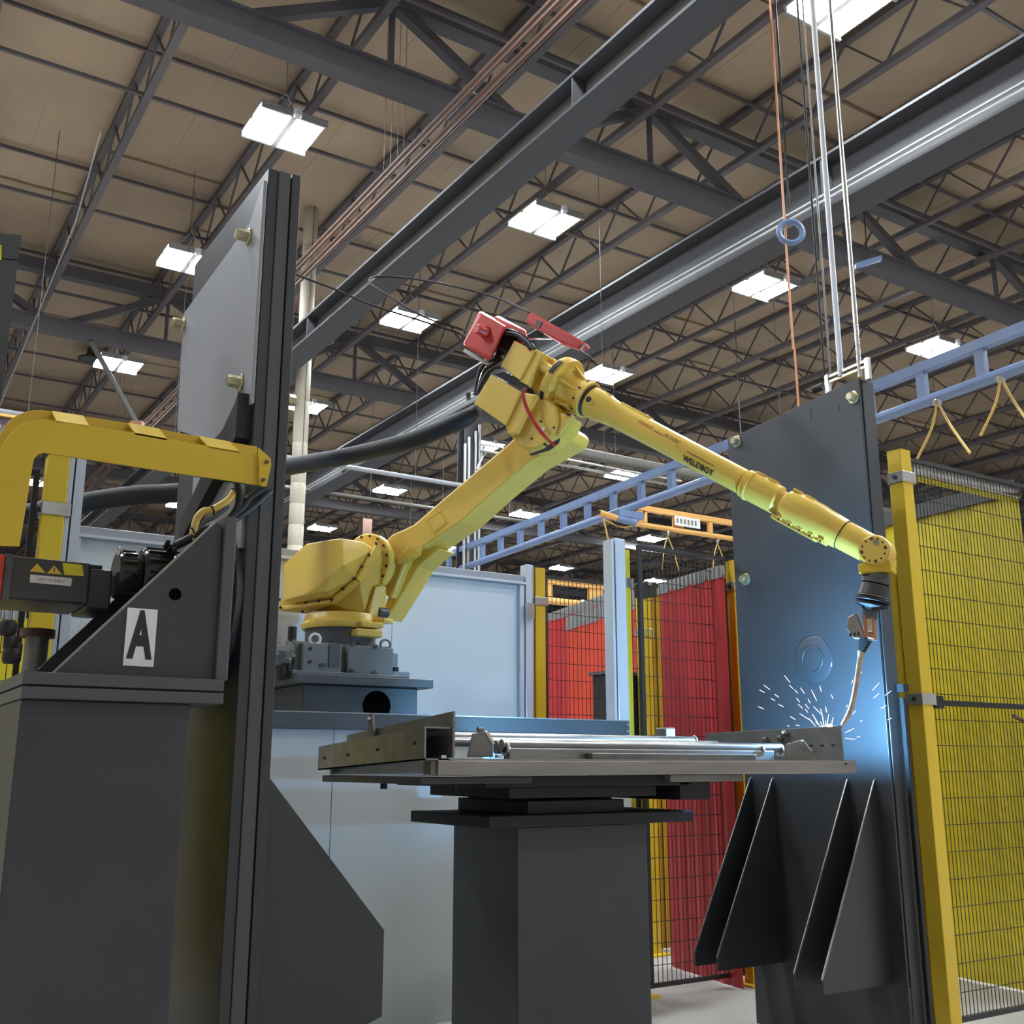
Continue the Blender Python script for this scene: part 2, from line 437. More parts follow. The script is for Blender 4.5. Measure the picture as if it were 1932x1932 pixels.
# ------------------------------------------------------------------ blue crane rail and orange bridges
def rail(y0, y1, z0, z1, label):
    xf = lambda y: 7.11+.067*y
    L = lambda y, z: V((xf(y), y, z))
    t = thing('crane_rail', label, 'crane rail', (xf(y0), y0, z0))
    MB().tube([L(y0, z0), L(y1, z0)], .048, 10, 1).build('bottom_chord', M['blue'], t, smooth=30)
    MB().bar(L(y0, z1), L(y1, z1), .075, .085).build('top_chord', M['blue'], t)
    y = y0+.35
    while y < y1:
        MB().box(xf(y)-.03, xf(y)+.03, y-.04, y+.04, z0+.03, z1-.04).build('web_post', M['blue'], t)
        y += .575
    for y in (y0+1, y0+8, y1-1):
        MB().tube([L(y, z1), L(y, 8.215 if y < 12 else 5.5)], .003, 6, 1).build('drop_rod', M['truss'], t)
    return t
rail(2.0, 17.0, 2.97, 3.27, 'blue lattice crane rail running back behind the dark right panel')
def bridge(px, py, z, L, h, k, label, sign=False):
    p = onZ(px, py, z); x0, y = p.x, p.y
    t = thing('crane_bridge', label, 'crane beam', (x0, y, z))
    MB().tube([(x0, y, z), (x0+L, y, z)], .032*k, 10, 1).build('bottom_chord', M['orange'], t, smooth=30)
    MB().box(x0+.08*k, x0+L, y-.03*k, y+.03*k, z+h-.032*k, z+h+.032*k).build('top_chord', M['orange'], t)
    for i, wd in enumerate([.03, .075, .03, .03, .03, .03, .03, .03, .03]):
        x = x0+(.2+i*.52)*k
        if x < x0+L: MB().box(x-wd*k, x+wd*k, y-.02*k, y+.02*k, z+.03*k, z+h-.03*k).build('web_post', M['orange'], t)
    MB().prism([(x0, y-.02, z+.02), (x0+.08*k, y-.02, z+h-.03), (x0+.2*k, y-.02, z+h-.03), (x0+.15*k, y-.02, z+.02)], (0, .04, 0)).build('end_gusset', M['orange'], t)
    for i in range(3):
        x = x0+(.55+i*.8)*k
        MB().prof((x, y-.01, z-.09*k), (0, 0, 1), [(0, .015*k), (.03*k, .02*k), (.06*k, .01*k)], 10).build('trolley', M['bright'], t)
        MB().tube([(x, y, z-.09*k), (x-.06*k, y, z-.25*k), (x-.1*k, y, z-.5*k)], .007*k, 5, 3).build('festoon_cord', M['ycord'], t)
        MB().tube([(x, y, z-.09*k), (x+.08*k, y, z-.25*k), (x+.16*k, y, z-.5*k)], .007*k, 5, 3).build('festoon_cord', M['ycord'], t)
    if k > 1:
        for x in (x0+L-1.2, x0+L-.2): MB().tube([(x, y, z+h), (x, y, 8.215)], .004, 5, 1).build('drop_rod', M['truss'], t)
    if sign:
        x = onY(1268, 990, y).x; x2 = onY(1316, 996, y).x
        q = MB().box(x, x2, y-.05, y-.045, z+.045, z+h-.035).build('sign_plate', M['sheet'], t)
        for i in range(6):
            xx = x+.03+i*(x2-x-.06)/6
            MB().box(xx, xx+.028, y-.052, y-.05, z+.075, z+h-.065).build('sign_mark', M['grey_ink'], q)
    return t
bridge(1191, 987, 2.76, 2.6, .20, 1.0, 'tan orange crane beam with a small white sign, left of the dark right panel', True)
p = onZ(1191, 987, 2.76)
t = thing('chain_hoist', 'orange and blue cylindrical hoist hanging at the left end of the orange crane beam', 'hoist', (p.x-.4, p.y, p.z))
MB().cyl((p.x-.56, p.y-.12, p.z+.03), (p.x-.32, p.y-.12, p.z+.0), .035).build('motor', M['orange'], t, smooth=40)
MB().cyl((p.x-.32, p.y-.12, p.z), (p.x-.05, p.y-.12, p.z-.02), .038, .05).build('gear_case', M['blue'], t, smooth=40)
MB().cyl((p.x-.575, p.y-.12, p.z+.032), (p.x-.56, p.y-.12, p.z+.03), .024).build('end_cap', M['black'], t)
MB().box(p.x-.30, p.x+.06, p.y-.16, p.y-.02, p.z+.02, p.z+.10).build('trolley_box', M['blue'], t)
MB().tube([(p.x-.5, p.y-.12, p.z-.03), (p.x-.40, p.y-.12, p.z-.38), (p.x-.24, p.y-.12, p.z-.55)], .010, 6, 4).build('hanging_cord', M['ycord'], t)
MB().tube([(p.x-.52, p.y-.12, p.z-.03), (p.x-.25, p.y-.12, p.z-.10), (p.x+.05, p.y-.12, p.z-.03)], .006, 6, 4).build('hanging_cord', M['ycord'], t)
bridge(1000, 1130, 2.3, 5.5, .30, 1.6, 'far orange crane beam seen through the mesh above the red curtains')
# orange beam at the left edge
p = at(0, 815, 11)
t = thing('crane_bridge', 'orange beam end with painted capacity lettering at the left edge', 'crane beam', (p.x-1.5, p.y, p.z))
MB().box(p.x-1.6, p.x+.22, p.y, p.y+.1, p.z-.15, p.z+.17).build('beam_plate', M['truss'], t)
MB().box(p.x-1.6, p.x+.5, p.y-.05, p.y+.15, p.z+.17, p.z+.2).build('top_flange', M['orange'], t)
text('capacity_text', '2 TON', .22, M['orange'], t, lambda x, y, z: V((p.x+.23+x, p.y-.004-z, p.z+.02+y)), bold=.006)
# yellow festoon cords under the blue rail
for i, (px, py) in enumerate([(1768, 757), (1888, 712)]):
    q = onX(px, py, 7.11+.067*(4.9 if i == 0 else 4.4))
    t = thing('festoon_loop', ['yellow cord loop under the blue rail, just right of the dark panel', 'yellow cord loop under the blue rail at the far right'][i], 'cord', q)
    MB().prof(q+V((0, 0, -.04)), (0, 0, 1), [(0, .03), (.04, .045), (.08, .02)], 10).build('trolley', M['bright'], t)
    a = onX(px-38, py+110, 7.6); b = onX(px+62, py+98, 7.3); c = onX(px+25, py+45, 7.4)
    MB().tube([q, onX(px-10, py+50, 7.5), a], .011, 6, 4).build('cord_run', M['ycord'], t)
    MB().tube([q, c, b], .011, 6, 4).build('cord_run', M['ycord'], t)

# ------------------------------------------------------------------ fence posts, mesh, curtains
def post(x, y, top, label, w=.075, m='post', clamps=(.85,), group=None, name='fence_post'):
    t = thing(name, label, 'post', (x, y, ZF), group)
    MB().box(x-w/2, x+w/2, y-w/2, y+w/2, ZF+.01, top).build('post_tube', M[m], t, bevel=.004)
    MB().box(x-w/2-.003, x+w/2+.003, y-w/2-.003, y+w/2+.003, top, top+.006).build('end_cap', M['black'], t)
    MB().box(x-.09, x+.09, y-.09, y+.09, ZF, ZF+.012).build('foot_plate', M[m], t)
    for c in clamps:
        h = .028; e = .006
        cb = MB().box(x-w/2-e, x+w/2+.02, y-w/2-e, y+w/2+e, top-c*.001-h, top-c*.001+h).build('clamp', M['bright'], t, bevel=.002)
        MB().cyl((x-w/2-e-.006, y, top-c*.001), (x-w/2-e, y, top-c*.001), .011, seg=8).build('clamp_bolt', M['black'], cb)
    return t
def mesh_panel(p0, p1, z0, z1, label, bars=(), sp=.03, hs=.11, frame=.022, wr=.0016):
    p0 = V(p0); p1 = V(p1); d = (p1-p0); L = d.length; d.normalize()
    t = thing('mesh_panel', label, 'fence panel', (p0.x, p0.y, z0))
    P = lambda s, z: V((p0.x+d.x*s, p0.y+d.y*s, z))
    for s in (frame/2, L-frame/2): MB().bar(P(s, z0), P(s, z1), frame, frame, up=d).build('frame_upright', M['wire'], t)
    for z in (z0+frame/2, z1-frame/2)+tuple(bars): MB().bar(P(frame, z), P(L-frame, z), frame, frame).build('frame_rail', M['wire'], t)
    g = MB(); s = sp
    while s < L-sp/2: g.bar(P(s, z0+frame), P(s, z1-frame), wr*2, up=d); s += sp
    z = z0+hs
    while z < z1: g.bar(P(frame, z), P(L-frame, z), wr*2.2); z += hs
    stuff(g.build('wire_mesh', M['wire'], t))
    return t
def curtain(p0, p1, z0, z1, m, label, n=6, header=.07, hm='plate', corr=True):
    p0 = V(p0); p1 = V(p1); d = (p1-p0); L = d.length; d.normalize(); nn = V((-d.y, d.x, 0))
    t = thing('strip_curtain', label, 'curtain', (p0.x, p0.y, z0))
    w = L/n
    for i in range(n):
        s0 = i*w; g = MB(); pts = []
        for k in range(5):       # each strip bows slightly and overlaps its neighbour
            u = k/4; pts.append((s0-.012+(w+.024)*u, .012*math.sin(math.pi*u)+(.004 if i % 2 else 0)))
        for k in range(4):
            a, b = pts[k], pts[k+1]
            A = V((p0.x, p0.y, 0))+d*a[0]+nn*a[1]; B = V((p0.x, p0.y, 0))+d*b[0]+nn*b[1]; o = nn*.002
            g.prism([A+V((0, 0, z0)), B+V((0, 0, z0)), B+V((0, 0, z1)), A+V((0, 0, z1))], o)
        g.build('curtain_strip', M[m], t)
    if header:
        h = MB(); h.bar(V((p0.x, p0.y, z1))+V((0, 0, header*.3)), V((p1.x, p1.y, z1))+V((0, 0, header*.3)), .03, header)
        h = h.build('header_rail', M[hm], t)
        if corr:
            k = int(L/.045)
            for i in range(k):
                q = V((p0.x, p0.y, z1+header*.3))+d*(L*(i+.5)/k)
                if i < 60: MB().obox(q, d*.008, nn*.026, V((0, 0, header*.48))).build('header_rib', M['conduit'], h)
    return t

# left end of the cell (seen under the yellow guard)
LY = 4.62                                       # line of the cell's front posts
X = lambda px, py, Y: onY(px, py, Y).x
cx = X(106, 900, LY)
post(cx, LY, 1.26, 'yellow fence post inside the bend of the yellow cable guard', clamps=(230, 900), w=.085)
xa = X(128, 900, LY); xb = X(136.5, 900, LY); xc = X(140, 900, LY); xd = X(158, 900, LY)
t = thing('aluminium_post', 'white aluminium profile post beside the yellow post at the far left', 'post', (xc, LY, ZF))
MB().box(xa, xb, LY-.03, LY+.05, ZF, 1.29).build('profile_flange', M['whitepost'], t)
MB().box(xc, xd, LY-.03, LY+.05, ZF, 1.29).build('profile_body', M['whitepost'], t)
MB().box(xb, xc, LY+.0, LY+.05, ZF, 1.29).build('slot', M['dark2'], t)
mesh_panel((-.6, LY+.03, 0), (cx-.06, LY+.03, 0), -1.1, 1.2, 'mesh fence panel left of the yellow post behind the cable guard')
curtain((-.5, 6.4, 0), (X(66, 1000, 6.4), 6.4, 0), -1.18, .80, 'curtain', 'yellow curtain glimpsed through mesh inside the bend of the guard', 5, header=.06)
# back partition (white sheets)
BYP = 5.75
xe0 = X(143, 985, BYP); xe1 = X(984, 1093, BYP)
t = thing('white_partition', 'tall white sheet partition behind the robot', 'partition', (xe0, BYP, ZF))
xs = [xe0+.03+(xe1-xe0-.06)*i/3 for i in range(4)]
for i in range(3):
    MB().box(xs[i]+.002, xs[i+1]-.002, BYP, BYP+.02, ZF+.05, 1.15).build('sheet_panel', M['white'], t)
MB().box(xe0, xe1, BYP-.03, BYP+.03, 1.15, 1.215).build('top_rail', M['plate'], t, bevel=.004)
MB().box(xe0, xe1, BYP-.05, BYP-.03, 1.155, 1.17).build('top_lip', M['whitepost'], t)
MB().box(xe0, xe0+.03, BYP-.03, BYP+.03, ZF, 1.15).build('end_stile', M['whitepost'], t)
MB().box(xe1-.03, xe1, BYP-.03, BYP+.03, ZF, 1.15).build('end_stile', M['whitepost'], t)
for z in (.98, .14):
    q = X(1000, 1110, BYP-.07)
    MB().box(q-.02, q+.035, BYP-.07, BYP-.045, z-.05, z+.05).build('hinge', M['bright'], t)
xa = X(986, 1090, BYP); xb = X(998.5, 1090, BYP)
t = thing('aluminium_post', 'narrow pale aluminium post at the right end of the tall white partition', 'post', (xa, BYP, ZF))
MB().box(xa, xb, BYP-.04, BYP+.03, ZF, 1.29).build('profile_body', M['whitepost'], t, bevel=.004)
MB().box(xb+.006, xb+.014, BYP-.03, BYP+.03, ZF, 1.29).build('profile_lip', M['whitepost'], t)
cx = (X(1003, 1090, BYP)+X(1024, 1090, BYP))/2
post(cx, BYP, 1.28, 'yellow fence post at the right end of the tall white partition', clamps=(225, 1150), w=.078)
mesh_panel((cx+.05, BYP, 0), (X(1208, 1120, BYP), BYP, 0), -1.1, 1.24, 'mesh fence panel between the yellow post and the tall white post', sp=.034)
# low wall in front of the robot
xw1 = X(1188, 1370, LY-.02)
t = thing('low_white_wall', 'low white sheet wall with a charcoal cap rail in front of the robot pedestal', 'wall', (1.15, 4.6, ZF))
xs = [1.16+(xw1-1.18)*i/3 for i in range(4)]
for i in range(3):
    MB().box(xs[i]+.002, xs[i+1]-.002, 4.64, 4.66, ZF+.05, .165).build('sheet_panel', M['white'], t)
MB().box(1.15, xw1, 4.60, 4.70, .165, .238).build('cap_rail', M['dark2'], t, bevel=.003)
MB().box(1.15, xw1, 4.598, 4.602, .238, .243).build('rail_highlight', M['steel'], t)  # thin pale strip standing in for the highlight along the rail edge
for z in (.185, .22): MB().cyl((xw1-.02, 4.592, z), (xw1-.02, 4.60, z), .008, seg=8).build('rail_bolt', M['bright'], t)
# tall white + yellow post at its right end
WYp = 4.76
xa = X(1151, 1100, WYp); xb = X(1155, 1100, WYp); xc = X(1158, 1100, WYp); xd = X(1177, 1100, WYp)
t = thing('aluminium_post', 'tall white aluminium profile post standing behind the low wall end', 'post', (xc, WYp, ZF))
MB().box(xa, xb, WYp-.02, WYp+.06, ZF, 1.28).build('profile_lip', M['whitepost'], t)
MB().box(xc, xd, WYp-.02, WYp+.06, ZF, 1.29).build('profile_body', M['whitepost'], t, bevel=.003)
MB().box(xb, xc, WYp+.01, WYp+.06, ZF, 1.28).build('slot', M['dark2'], t)
cx = X(1183, 1100, WYp)+.02
post(cx, WYp+.03, 1.24, 'narrow bright yellow post hugging the right of the tall white post', clamps=(200,), w=.034)
mesh_panel((cx+.03, LY+.1, 0), (X(1368, 1100, LY+.1), LY+.1, 0), -1.15, 1.26, 'mesh fence panel in front of the large red curtain', bars=(.13,), sp=.032)
cx = (X(1371, 1070, LY+.08)+X(1391, 1070, LY+.08))/2+.01
post(cx, LY+.08, 1.24, 'yellow fence post between the red curtain and the dark right panel', clamps=(165,), w=.072)
cx = X(1213, 1130, BYP)
post(cx, BYP, 1.24, 'yellow post with a dark latch box behind the mesh, left of the large red curtain', clamps=(330,), w=.075)
q = V((X(1224, 1112, 5.6), 5.6, onY(1224, 1112, 5.6).z))
t = thing('latch_box', 'small black latch box on top of the amber curtain', 'box', q)
MB().box(q.x-.04, q.x+.05, 5.57, 5.712, q.z-.05, q.z+.05).build('body', M['black'], t, bevel=.006)
MB().cyl((q.x-.02, 5.57, q.z+.03), (q.x-.02, 5.555, q.z+.03), .014, seg=10).build('lens', M['bright'], t)
# curtains behind, each hung from a header found at its own height
a, b = onZ(1247, 1118, 1.12), onZ(1364, 1085, 1.12)
curtain((b.x, b.y, 0), (a.x, a.y, 0), -1.19, 1.12, 'red', 'large red strip curtain left of the dark right panel', 7, .075)
a, b = onY(1217, 1110, 5.85), onY(1250, 1112, 5.85)
curtain((a.x, 5.85, 0), (b.x, 5.85, 0), -1.19, 1.22, 'amber', 'amber strip curtain between the large red curtain and the tall white post', 3, .05, corr=False)
a, b = onZ(1072, 1185, 1.12), onZ(1215, 1139, 1.12)
curtain((b.x, b.y, 0), (a.x, a.y, 0), -1.19, 1.12, 'orange_red', 'orange red strip curtain right behind the mesh, beside the tall white post', 7, .11)
a, b = onZ(1015, 1178, 1.45), onZ(1215, 1113, 1.45)
curtain((b.x, b.y, 0), (a.x, a.y, 0), -1.19, 1.45, 'red', 'farthest red strip curtain, above and behind the orange red one', 9, .09)
q = onZ(1072, 1146, 1.40)
post(q.x, q.y-.9, 1.28, 'far yellow post between the two farther red curtains', clamps=(300,), w=.075)
cx = X(1150, 1275, 5.82); zt_ = onY(1150, 1272, 5.82).z
t = thing('control_cabinet', 'black cabinet corner in front of the orange red curtain, by the tall white post', 'cabinet', (cx, 6.0, ZF))
MB().box(cx-.03, cx+.25, 5.82, 5.98, ZF, zt_).build('body', M['black'], t, bevel=.01)
MB().box(cx-.05, cx+.27, 5.80, 6.0, zt_, zt_+.02).build('top_plate', M['dark2'], t)
MB().box(cx+.02, cx+.05, 5.80, 5.82, -.3, .1).build('door_handle', M['bright'], t)
# right mesh booth
FY = 3.35
x1_, x2_ = (X(1675, 860, FY)+X(1712, 860, FY))/2+.008, X(1950, 905, FY)
post(x1_, FY, 1.59, 'nearest yellow fence post, full height, right of the dark right panel', clamps=(150, 1270), w=.083)
q = V((X(1686, 1085, FY+.09), FY+.09, onY(1692, 1078, FY+.09).z))
post(q.x-.0, q.y, q.z, 'shorter yellow post tucked between the dark right panel and the nearest post', clamps=(), w=.07)
mesh_panel((x1_+.05, FY, 0), (x2_-.05, FY, 0), -1.15, 1.565, 'near yellow-backed mesh fence panel at the right edge', bars=(.305,), sp=.029, hs=.125)
post(x2_, FY, 1.59, 'yellow fence post cut off by the right edge of the photo', clamps=(195, 1270), w=.083)
zc1 = (FY+.10)/onZ(1917, 931, 1.0).y
a = onZ(1917, 931, zc1); b = onZ(1722, 980, zc1)
d_ = (b-a).normalized(); b = b+d_*1.2
t = curtain((a.x, a.y, 0), (b.x, b.y, 0), -1.19, zc1, 'curtain', 'yellow strip curtain filling the booth behind the near mesh panel', 12, .0)
MB().bar(V((a.x-.02, a.y, zc1+.035)), V((b.x-.02, b.y, zc1+.035)), .03, .09).build('header_rail', M['dark2'], t)
rz = onY(1812, 903, FY+.06)
t = thing('roller_tube', 'silver roller tube with a yellow hem under the top rail of the near mesh panel', 'tube', (x1_, FY+.06, rz.z))
MB().cyl((x1_+.06, FY+.07, rz.z), (x2_-.08, FY+.07, rz.z), .047, seg=20).build('roller', M['bright'], t, smooth=60)
MB().box(x1_+.06, x2_-.08, FY+.055, FY+.06, rz.z-.074, rz.z-.056).build('hem', M['curtain'], t)
t = thing('latch_lever', 'dark red lever poking through the mesh at the right edge', 'lever', (4.9, FY, .2))
q = onY(1912, 1351, FY-.02)
MB().tube([q, q+V((.12, -.02, -.04))], .012, 8, 1).build('lever_arm', M['rust'], t)
# door lever bar in front of that mesh
t = thing('fence_crossbar', 'black crossbar with latch block across the near mesh panel', 'bar', (4.2, FY-.03, .3))
MB().box(x1_+.06, x2_-.05, FY-.035, FY-.02, .293, .318).build('bar', M['black'], t)
MB().box(x1_+.045, x1_+.12, FY-.045, FY-.012, .277, .337).build('latch_block', M['black'], t)
t = thing('door_pull', 'long black vertical pull bar at the near edge of the dark right panel', 'handle', (3.9, 2.88, .3))
hx = X(1704, 1300, 3.10)
MB().box(hx-.012, hx+.010, 3.095, 3.115, -1.1, .30).build('bar', M['black'], t)
MB().box(hx-.018, hx+.022, 3.085, 3.12, .325, .36).build('end_block', M['black'], t)
# ------------------------------------------------------------------ positioner end frames (the big dark panels)
def hexbolt(p, d, r, L, parent, m='zinc'):
    d = V(d).normalized(); p = V(p)
    o = MB().prof(p, d, [(0, r*1.45), (.006, r*1.45), (.009, r*1.3)], 20).prof(p+d*.008, d, [(0, r), (L*.8, r), (L, r*.85)], 6).build('bolt', M[m], parent)
    return o
PY0, PY1, PT = 2.92, 3.83, 1.67
# right panel
XR = 3.98; PY0, PY1, PT = 3.13, 4.02, 1.81
tl = lambda y: PT-.075*(y-PY0)/(PY1-PY0)
t = thing('right_end_frame', 'big dark panel lit blue by the welding arc, with a faint ring on it', 'end frame', (XR, 3.5, ZF))
MB().prism([(XR, PY0, -.9), (XR, PY1, -.9), (XR, PY1, tl(PY1)), (XR, PY0, PT)], (.012, 0, 0)).build('face_plate', M['dark'], t, bevel=.002)
MB().prism([(XR+.018, PY0-.004, ZF), (XR+.018, PY1, ZF), (XR+.018, PY1, tl(PY1)-.005), (XR+.018, PY0-.004, PT-.005)], (.082, 0, 0)).build('frame_body', M['dark'], t, bevel=.003)
MB().prism([(XR+.012, PY0+.01, ZF), (XR+.012, PY1-.01, ZF), (XR+.012, PY1-.01, tl(PY1)-.01), (XR+.012, PY0+.01, PT-.01)], (.006, 0, 0)).build('seam', M['black'], t)
MB().box(XR-.0, XR+.10, PY0, PY1, ZF, -.90).build('skirt', M['dark'], t)
c = onX(1535, 1245, XR)
MB().prof(c+V((0, 0, 0)), (-1, 0, 0), [(0, .115), (.005, .112), (.008, .106)], 48).build('hub_disc', M['dark'], t, smooth=30)
MB().ring(c+V((-.010, 0, 0)), (1, 0, 0), .062, .005, 40, 8).build('hub_ring', M['dark'], t, smooth=60)
for px, py in ((1611, 750), (1391, 833), (1408, 1093)):
    hexbolt(onX(px, py, XR), (-1, 0, 0), .022, .03, t, 'zinc')
for px, py, h in ((1530, 780, .035), (1583, 770, .02)):
    q = onX(px, py, XR); MB().box(XR-.001, XR, q.y-.002, q.y+.002, q.z-h, q.z+h).build('slot_mark', M['black'], t)
for i, px in enumerate((1462, 1428, 1672, 1628)):
    pass
for y in (3.97, 3.82, 3.36, 3.21):
    g = MB().prism([(XR, y, .02-.12*0-.07), (XR, y, -.9), (XR-.42, y, -.9), (XR-.42, y, -.85)], (0, .008, 0)).build('gusset', M['dark'], t)
    MB().bar((XR-.004, y+.004, -.06), (XR-.42, y+.004, -.845), .012, .006, up=(0, 1, 0)).build('gusset_edge', M['steel'], g)
# rods, wires, bracket above the right panel
t = thing('cable_hanger', 'steel bracket with vertical rods and cables standing on top of the dark right panel', 'rod hanger', (XR, 3.4, PT))
a = onX(1549, 722, XR); b = onX(1624, 690, XR)
for dz in (0, .028):
    MB().bar(V((XR+.05, a.y, a.z+dz+.01)), V((XR+.05, b.y, b.z+dz+.01)), .012, .012).build('cross_channel', M['bright'], t)
MB().bar(V((XR+.05, a.y, a.z+.02)), V((XR+.05, b.y, b.z+.02)), .008, .016).build('channel_web', M['black'], t)
for q in (a, b):
    MB().box(XR+.04, XR+.06, q.y-.012, q.y+.012, PT-.005, q.z+.05).build('stand', M['bright'], t)
MB().cyl((XR+.05, a.y+.03, a.z), (XR+.05, a.y+.09, a.z), .02, seg=12).build('end_knob', M['black'], t)
for px, r, m in ((1622, .011, 'bright'), (1586, .014, 'sheet'), (1555, .006, 'black'), (1566, .005, 'steeldark')):
    q = onX(px, 700, XR+.05)
    MB().tube([(XR+.05, q.y, q.z-.03), (XR+.05, q.y, 8.215)], r, 8, 1).build('rod', M[m], t, smooth=60)
# orange cord and coil
q0 = at(1506, 756, 7.0); q1 = at(1490, 560, 7.0); q2 = V((q1.x, q1.y, 7.3))
o = MB().tube([V((q0.x, q0.y, q0.z-.6)), q0, (q0+q1)/2+V((.005, 0, 0)), q1, q2], .009, 6, 3).build('drop_cord', M['cord'])
tag(o, 'thin orange cord hanging down behind the dark right panel, crossing a lamp', 'cord')
c = at(1492, 438, 7.0)
o = MB().ring(c, FH, .085, .022, 30, 8).build('cable_coil', M['blue']); tag(o, 'round blue grey cable reel near the top edge, left of the vertical rods', 'reel')
MB().tube([c+V((0, 0, .2)), V((c.x, c.y, 7.5))], .008, 5, 1).build('hanger', M['black'], o)
c = at(1638, 495, 13.0)
o = MB().obox(c, RT*.18+V((0, 0, .06)), V((0, 0, .035)), FH*.04).build('spring_balancer', M['blue'], bevel=.01); tag(o, 'small blue spring balancer hung right of the vertical rods', 'balancer')
MB().tube([c+V((0, 0, .03)), V((c.x, c.y, 7.5))], .008, 5, 1).build('hanger', M['black'], o)

# left panel
XL = 1.045; PY0 = 3.15; PY1 = 4.0; PT = 1.67
t = thing('left_end_frame', 'tall dark steel end frame with stepped edge in front of the robot, left of centre', 'end frame', (XL, 3.5, ZF))
MB().box(XL, XL+.035, PY0, PY1, -.90, PT+.3).build('face_plate', M['dark'], t, bevel=.003)
MB().box(XL+.035, XL+.078, PY0-.004, PY1, ZF, PT+.3).build('frame_body', M['dark2'], t, bevel=.003)
MB().box(XL+.081, XL+.112, PY0-.008, PY1, ZF, PT+.3).build('edge_plate', M['dark'], t, bevel=.002)
MB().box(XL+.03, XL+.1, PY0+.012, PY1-.01, ZF, PT+.28).build('seam', M['black'], t)
# bolted counter plate on its outer face
XP = XL-.014
def XPp(px, py): return onX(px, py, XP)
pl = [XPp(487, 405), XPp(470, 421), XPp(347, 590), XPp(340, 700), XPp(334, 812), XPp(398, 834), XPp(475, 758), XPp(480, 740)]
pl = [V((XP, p.y, p.z)) for p in pl]
pl[0] = V((XP, PY0+.001, pl[1].z+.10)); pl = pl[:7]; pl[6].y = PY0+.001
MB().prism(pl, (.013, 0, 0)).build('counter_plate', M['plate'], t, bevel=.003)
for px, py in ((470, 447), (347, 612), (455, 722)):
    q = onX(px, py, XP); hexbolt(V((XP, max(q.y, PY0+.04), q.z)), (-1, 0, 0), .021, .04, t)
q = onX(549, 745, XL+.114)
hexbolt(V((XL+.112, q.y+.05, q.z)), (1, 0, 0), .02, .03, t)
# lower fixing plate, dark slanted rib under the counter plate
ribz = onX(475, 758, XL).z
pp = [(XL, PY0+.02, ribz+.02), (XL, PY0+.05, ribz-.01), (XL, PY1-.25, ribz-.30), (XL, PY1-.25, ribz-.38), (XL, PY0+.02, ribz-.13)]
MB().prism(pp, (-.05, 0, 0)).build('slanted_rib', M['black'], t)
q = [onX(366, 900, XL-.01), onX(500, 890, XL-.01), onX(500, 1010, XL-.01), onX(436, 1040, XL-.01), onX(360, 985, XL-.01)]
MB().prism([V((XL-.012, max(p.y, PY0+.02), p.z)) for p in q], (.012, 0, 0)).build('lower_plate', M['plate'], t)
AZc = .52; AY = 3.42
MB().prof((XL, AY, AZc), (-1, 0, 0), [(0, .265), (.02, .265), (.024, .25), (.03, .2)], 48).build('rotary_flange', M['dark2'], t, smooth=30)
for x0, s in ((XL+.112, 1),):
    MB().prism([(x0, 3.2, -.01), (x0+.42, 3.2, -.50), (x0+.42, 3.2, -.75), (x0, 3.2, -.9)], (0, .012, 0)).build('gusset', M['dark'], t)
    MB().prism([(x0, 3.9, -.01), (x0+.42, 3.9, -.60), (x0+.42, 3.9, -.75), (x0, 3.9, -.9)], (0, .012, 0)).build('gusset', M['dark'], t)

# ------------------------------------------------------------------ headstock: cabinet, bracket with A, motor, gear, cable guard
t = thing('headstock_cabinet', 'charcoal pedestal cabinet under the bracket marked A, bottom left', 'cabinet', (.7, 3.3, ZF))
CY = 2.92
xa, xb = onY(45, 1262, CY).x, onY(424, 1285, CY).x
zt = onY(230, 1268, CY).z
MB().box(xa+.005, onY(362, 1300, CY+.03).x, CY+.03, 3.70, ZF, zt-.075).build('body', M['dark'], t, bevel=.005)
MB().box(xa, xb, CY, 3.72, zt-.075, zt-.045).build('lower_flange', M['dark2'], t, bevel=.003)
MB().box(xa, xb, CY+.003, 3.72, zt-.040, zt-.008).build('top_plate', M['dark2'], t, bevel=.003)
MB().box(xa+.01, xb-.01, CY+.015, 3.71, zt-.046, zt-.039).build('joint_gap', M['black'], t)
MB().box(xb-.17, xb-.14, CY+.05, CY+.13, ZF, zt-.08).build('side_channel', M['dark'], t)
ry = 3.15
# bracket
t = thing('headstock_bracket', 'dark triangular bracket plate carrying the white letter A sign', 'bracket', (.8, 3.05, zt))
BY = 2.97
pts = [onY(102, 1252, BY), onY(413, 1266, BY), onY(419, 992, BY), onY(408, 985, BY)]
zb = zt-.008
pts[0].z = zb; pts[1].z = zb
MB().prism(pts, (0, .022, 0)).build('web_plate', M['dark'], t, bevel=.002)
MB().prism([p+V((0, .55, 0)) for p in pts], (0, .022, 0)).build('web_plate', M['dark'], t, bevel=.002)
e0, e1 = pts[0], pts[3]
MB().bar(e0+V((0, .01, .002)), e1+V((0, .01, .002)), .024, .005, up=(0, 0, 1)).build('plate_edge', M['steel'], t)
xe = pts[2].x
MB().box(xe+.004, min(xe+.040, XL-.036), 2.955, 3.62, zb, onY(425, 980, 3.0).z).build('end_plate', M['dark2'], t, bevel=.004)
MB().cyl(onY(331, 1121, BY-.002), onY(331, 1121, BY-.002)+V((0, .006, 0)), .017, seg=20).build('hole', M['hole_shade'], t)  # solid disc, the darkness of the hole is in its colour
pa, pb = onY(236, 1200, BY), onY(293, 1205, BY); ca = (pa+pb)/2; ha = (onY(265, 1146, BY).z-onY(265, 1255, BY).z)/2; wa = (pb.x-pa.x)/2
MB().box(ca.x-wa, ca.x+wa, BY-.003, BY, ca.z-ha, ca.z+ha).build('sign_plate', M['sheet'], t)
sx = .80; S = ha*2*.90
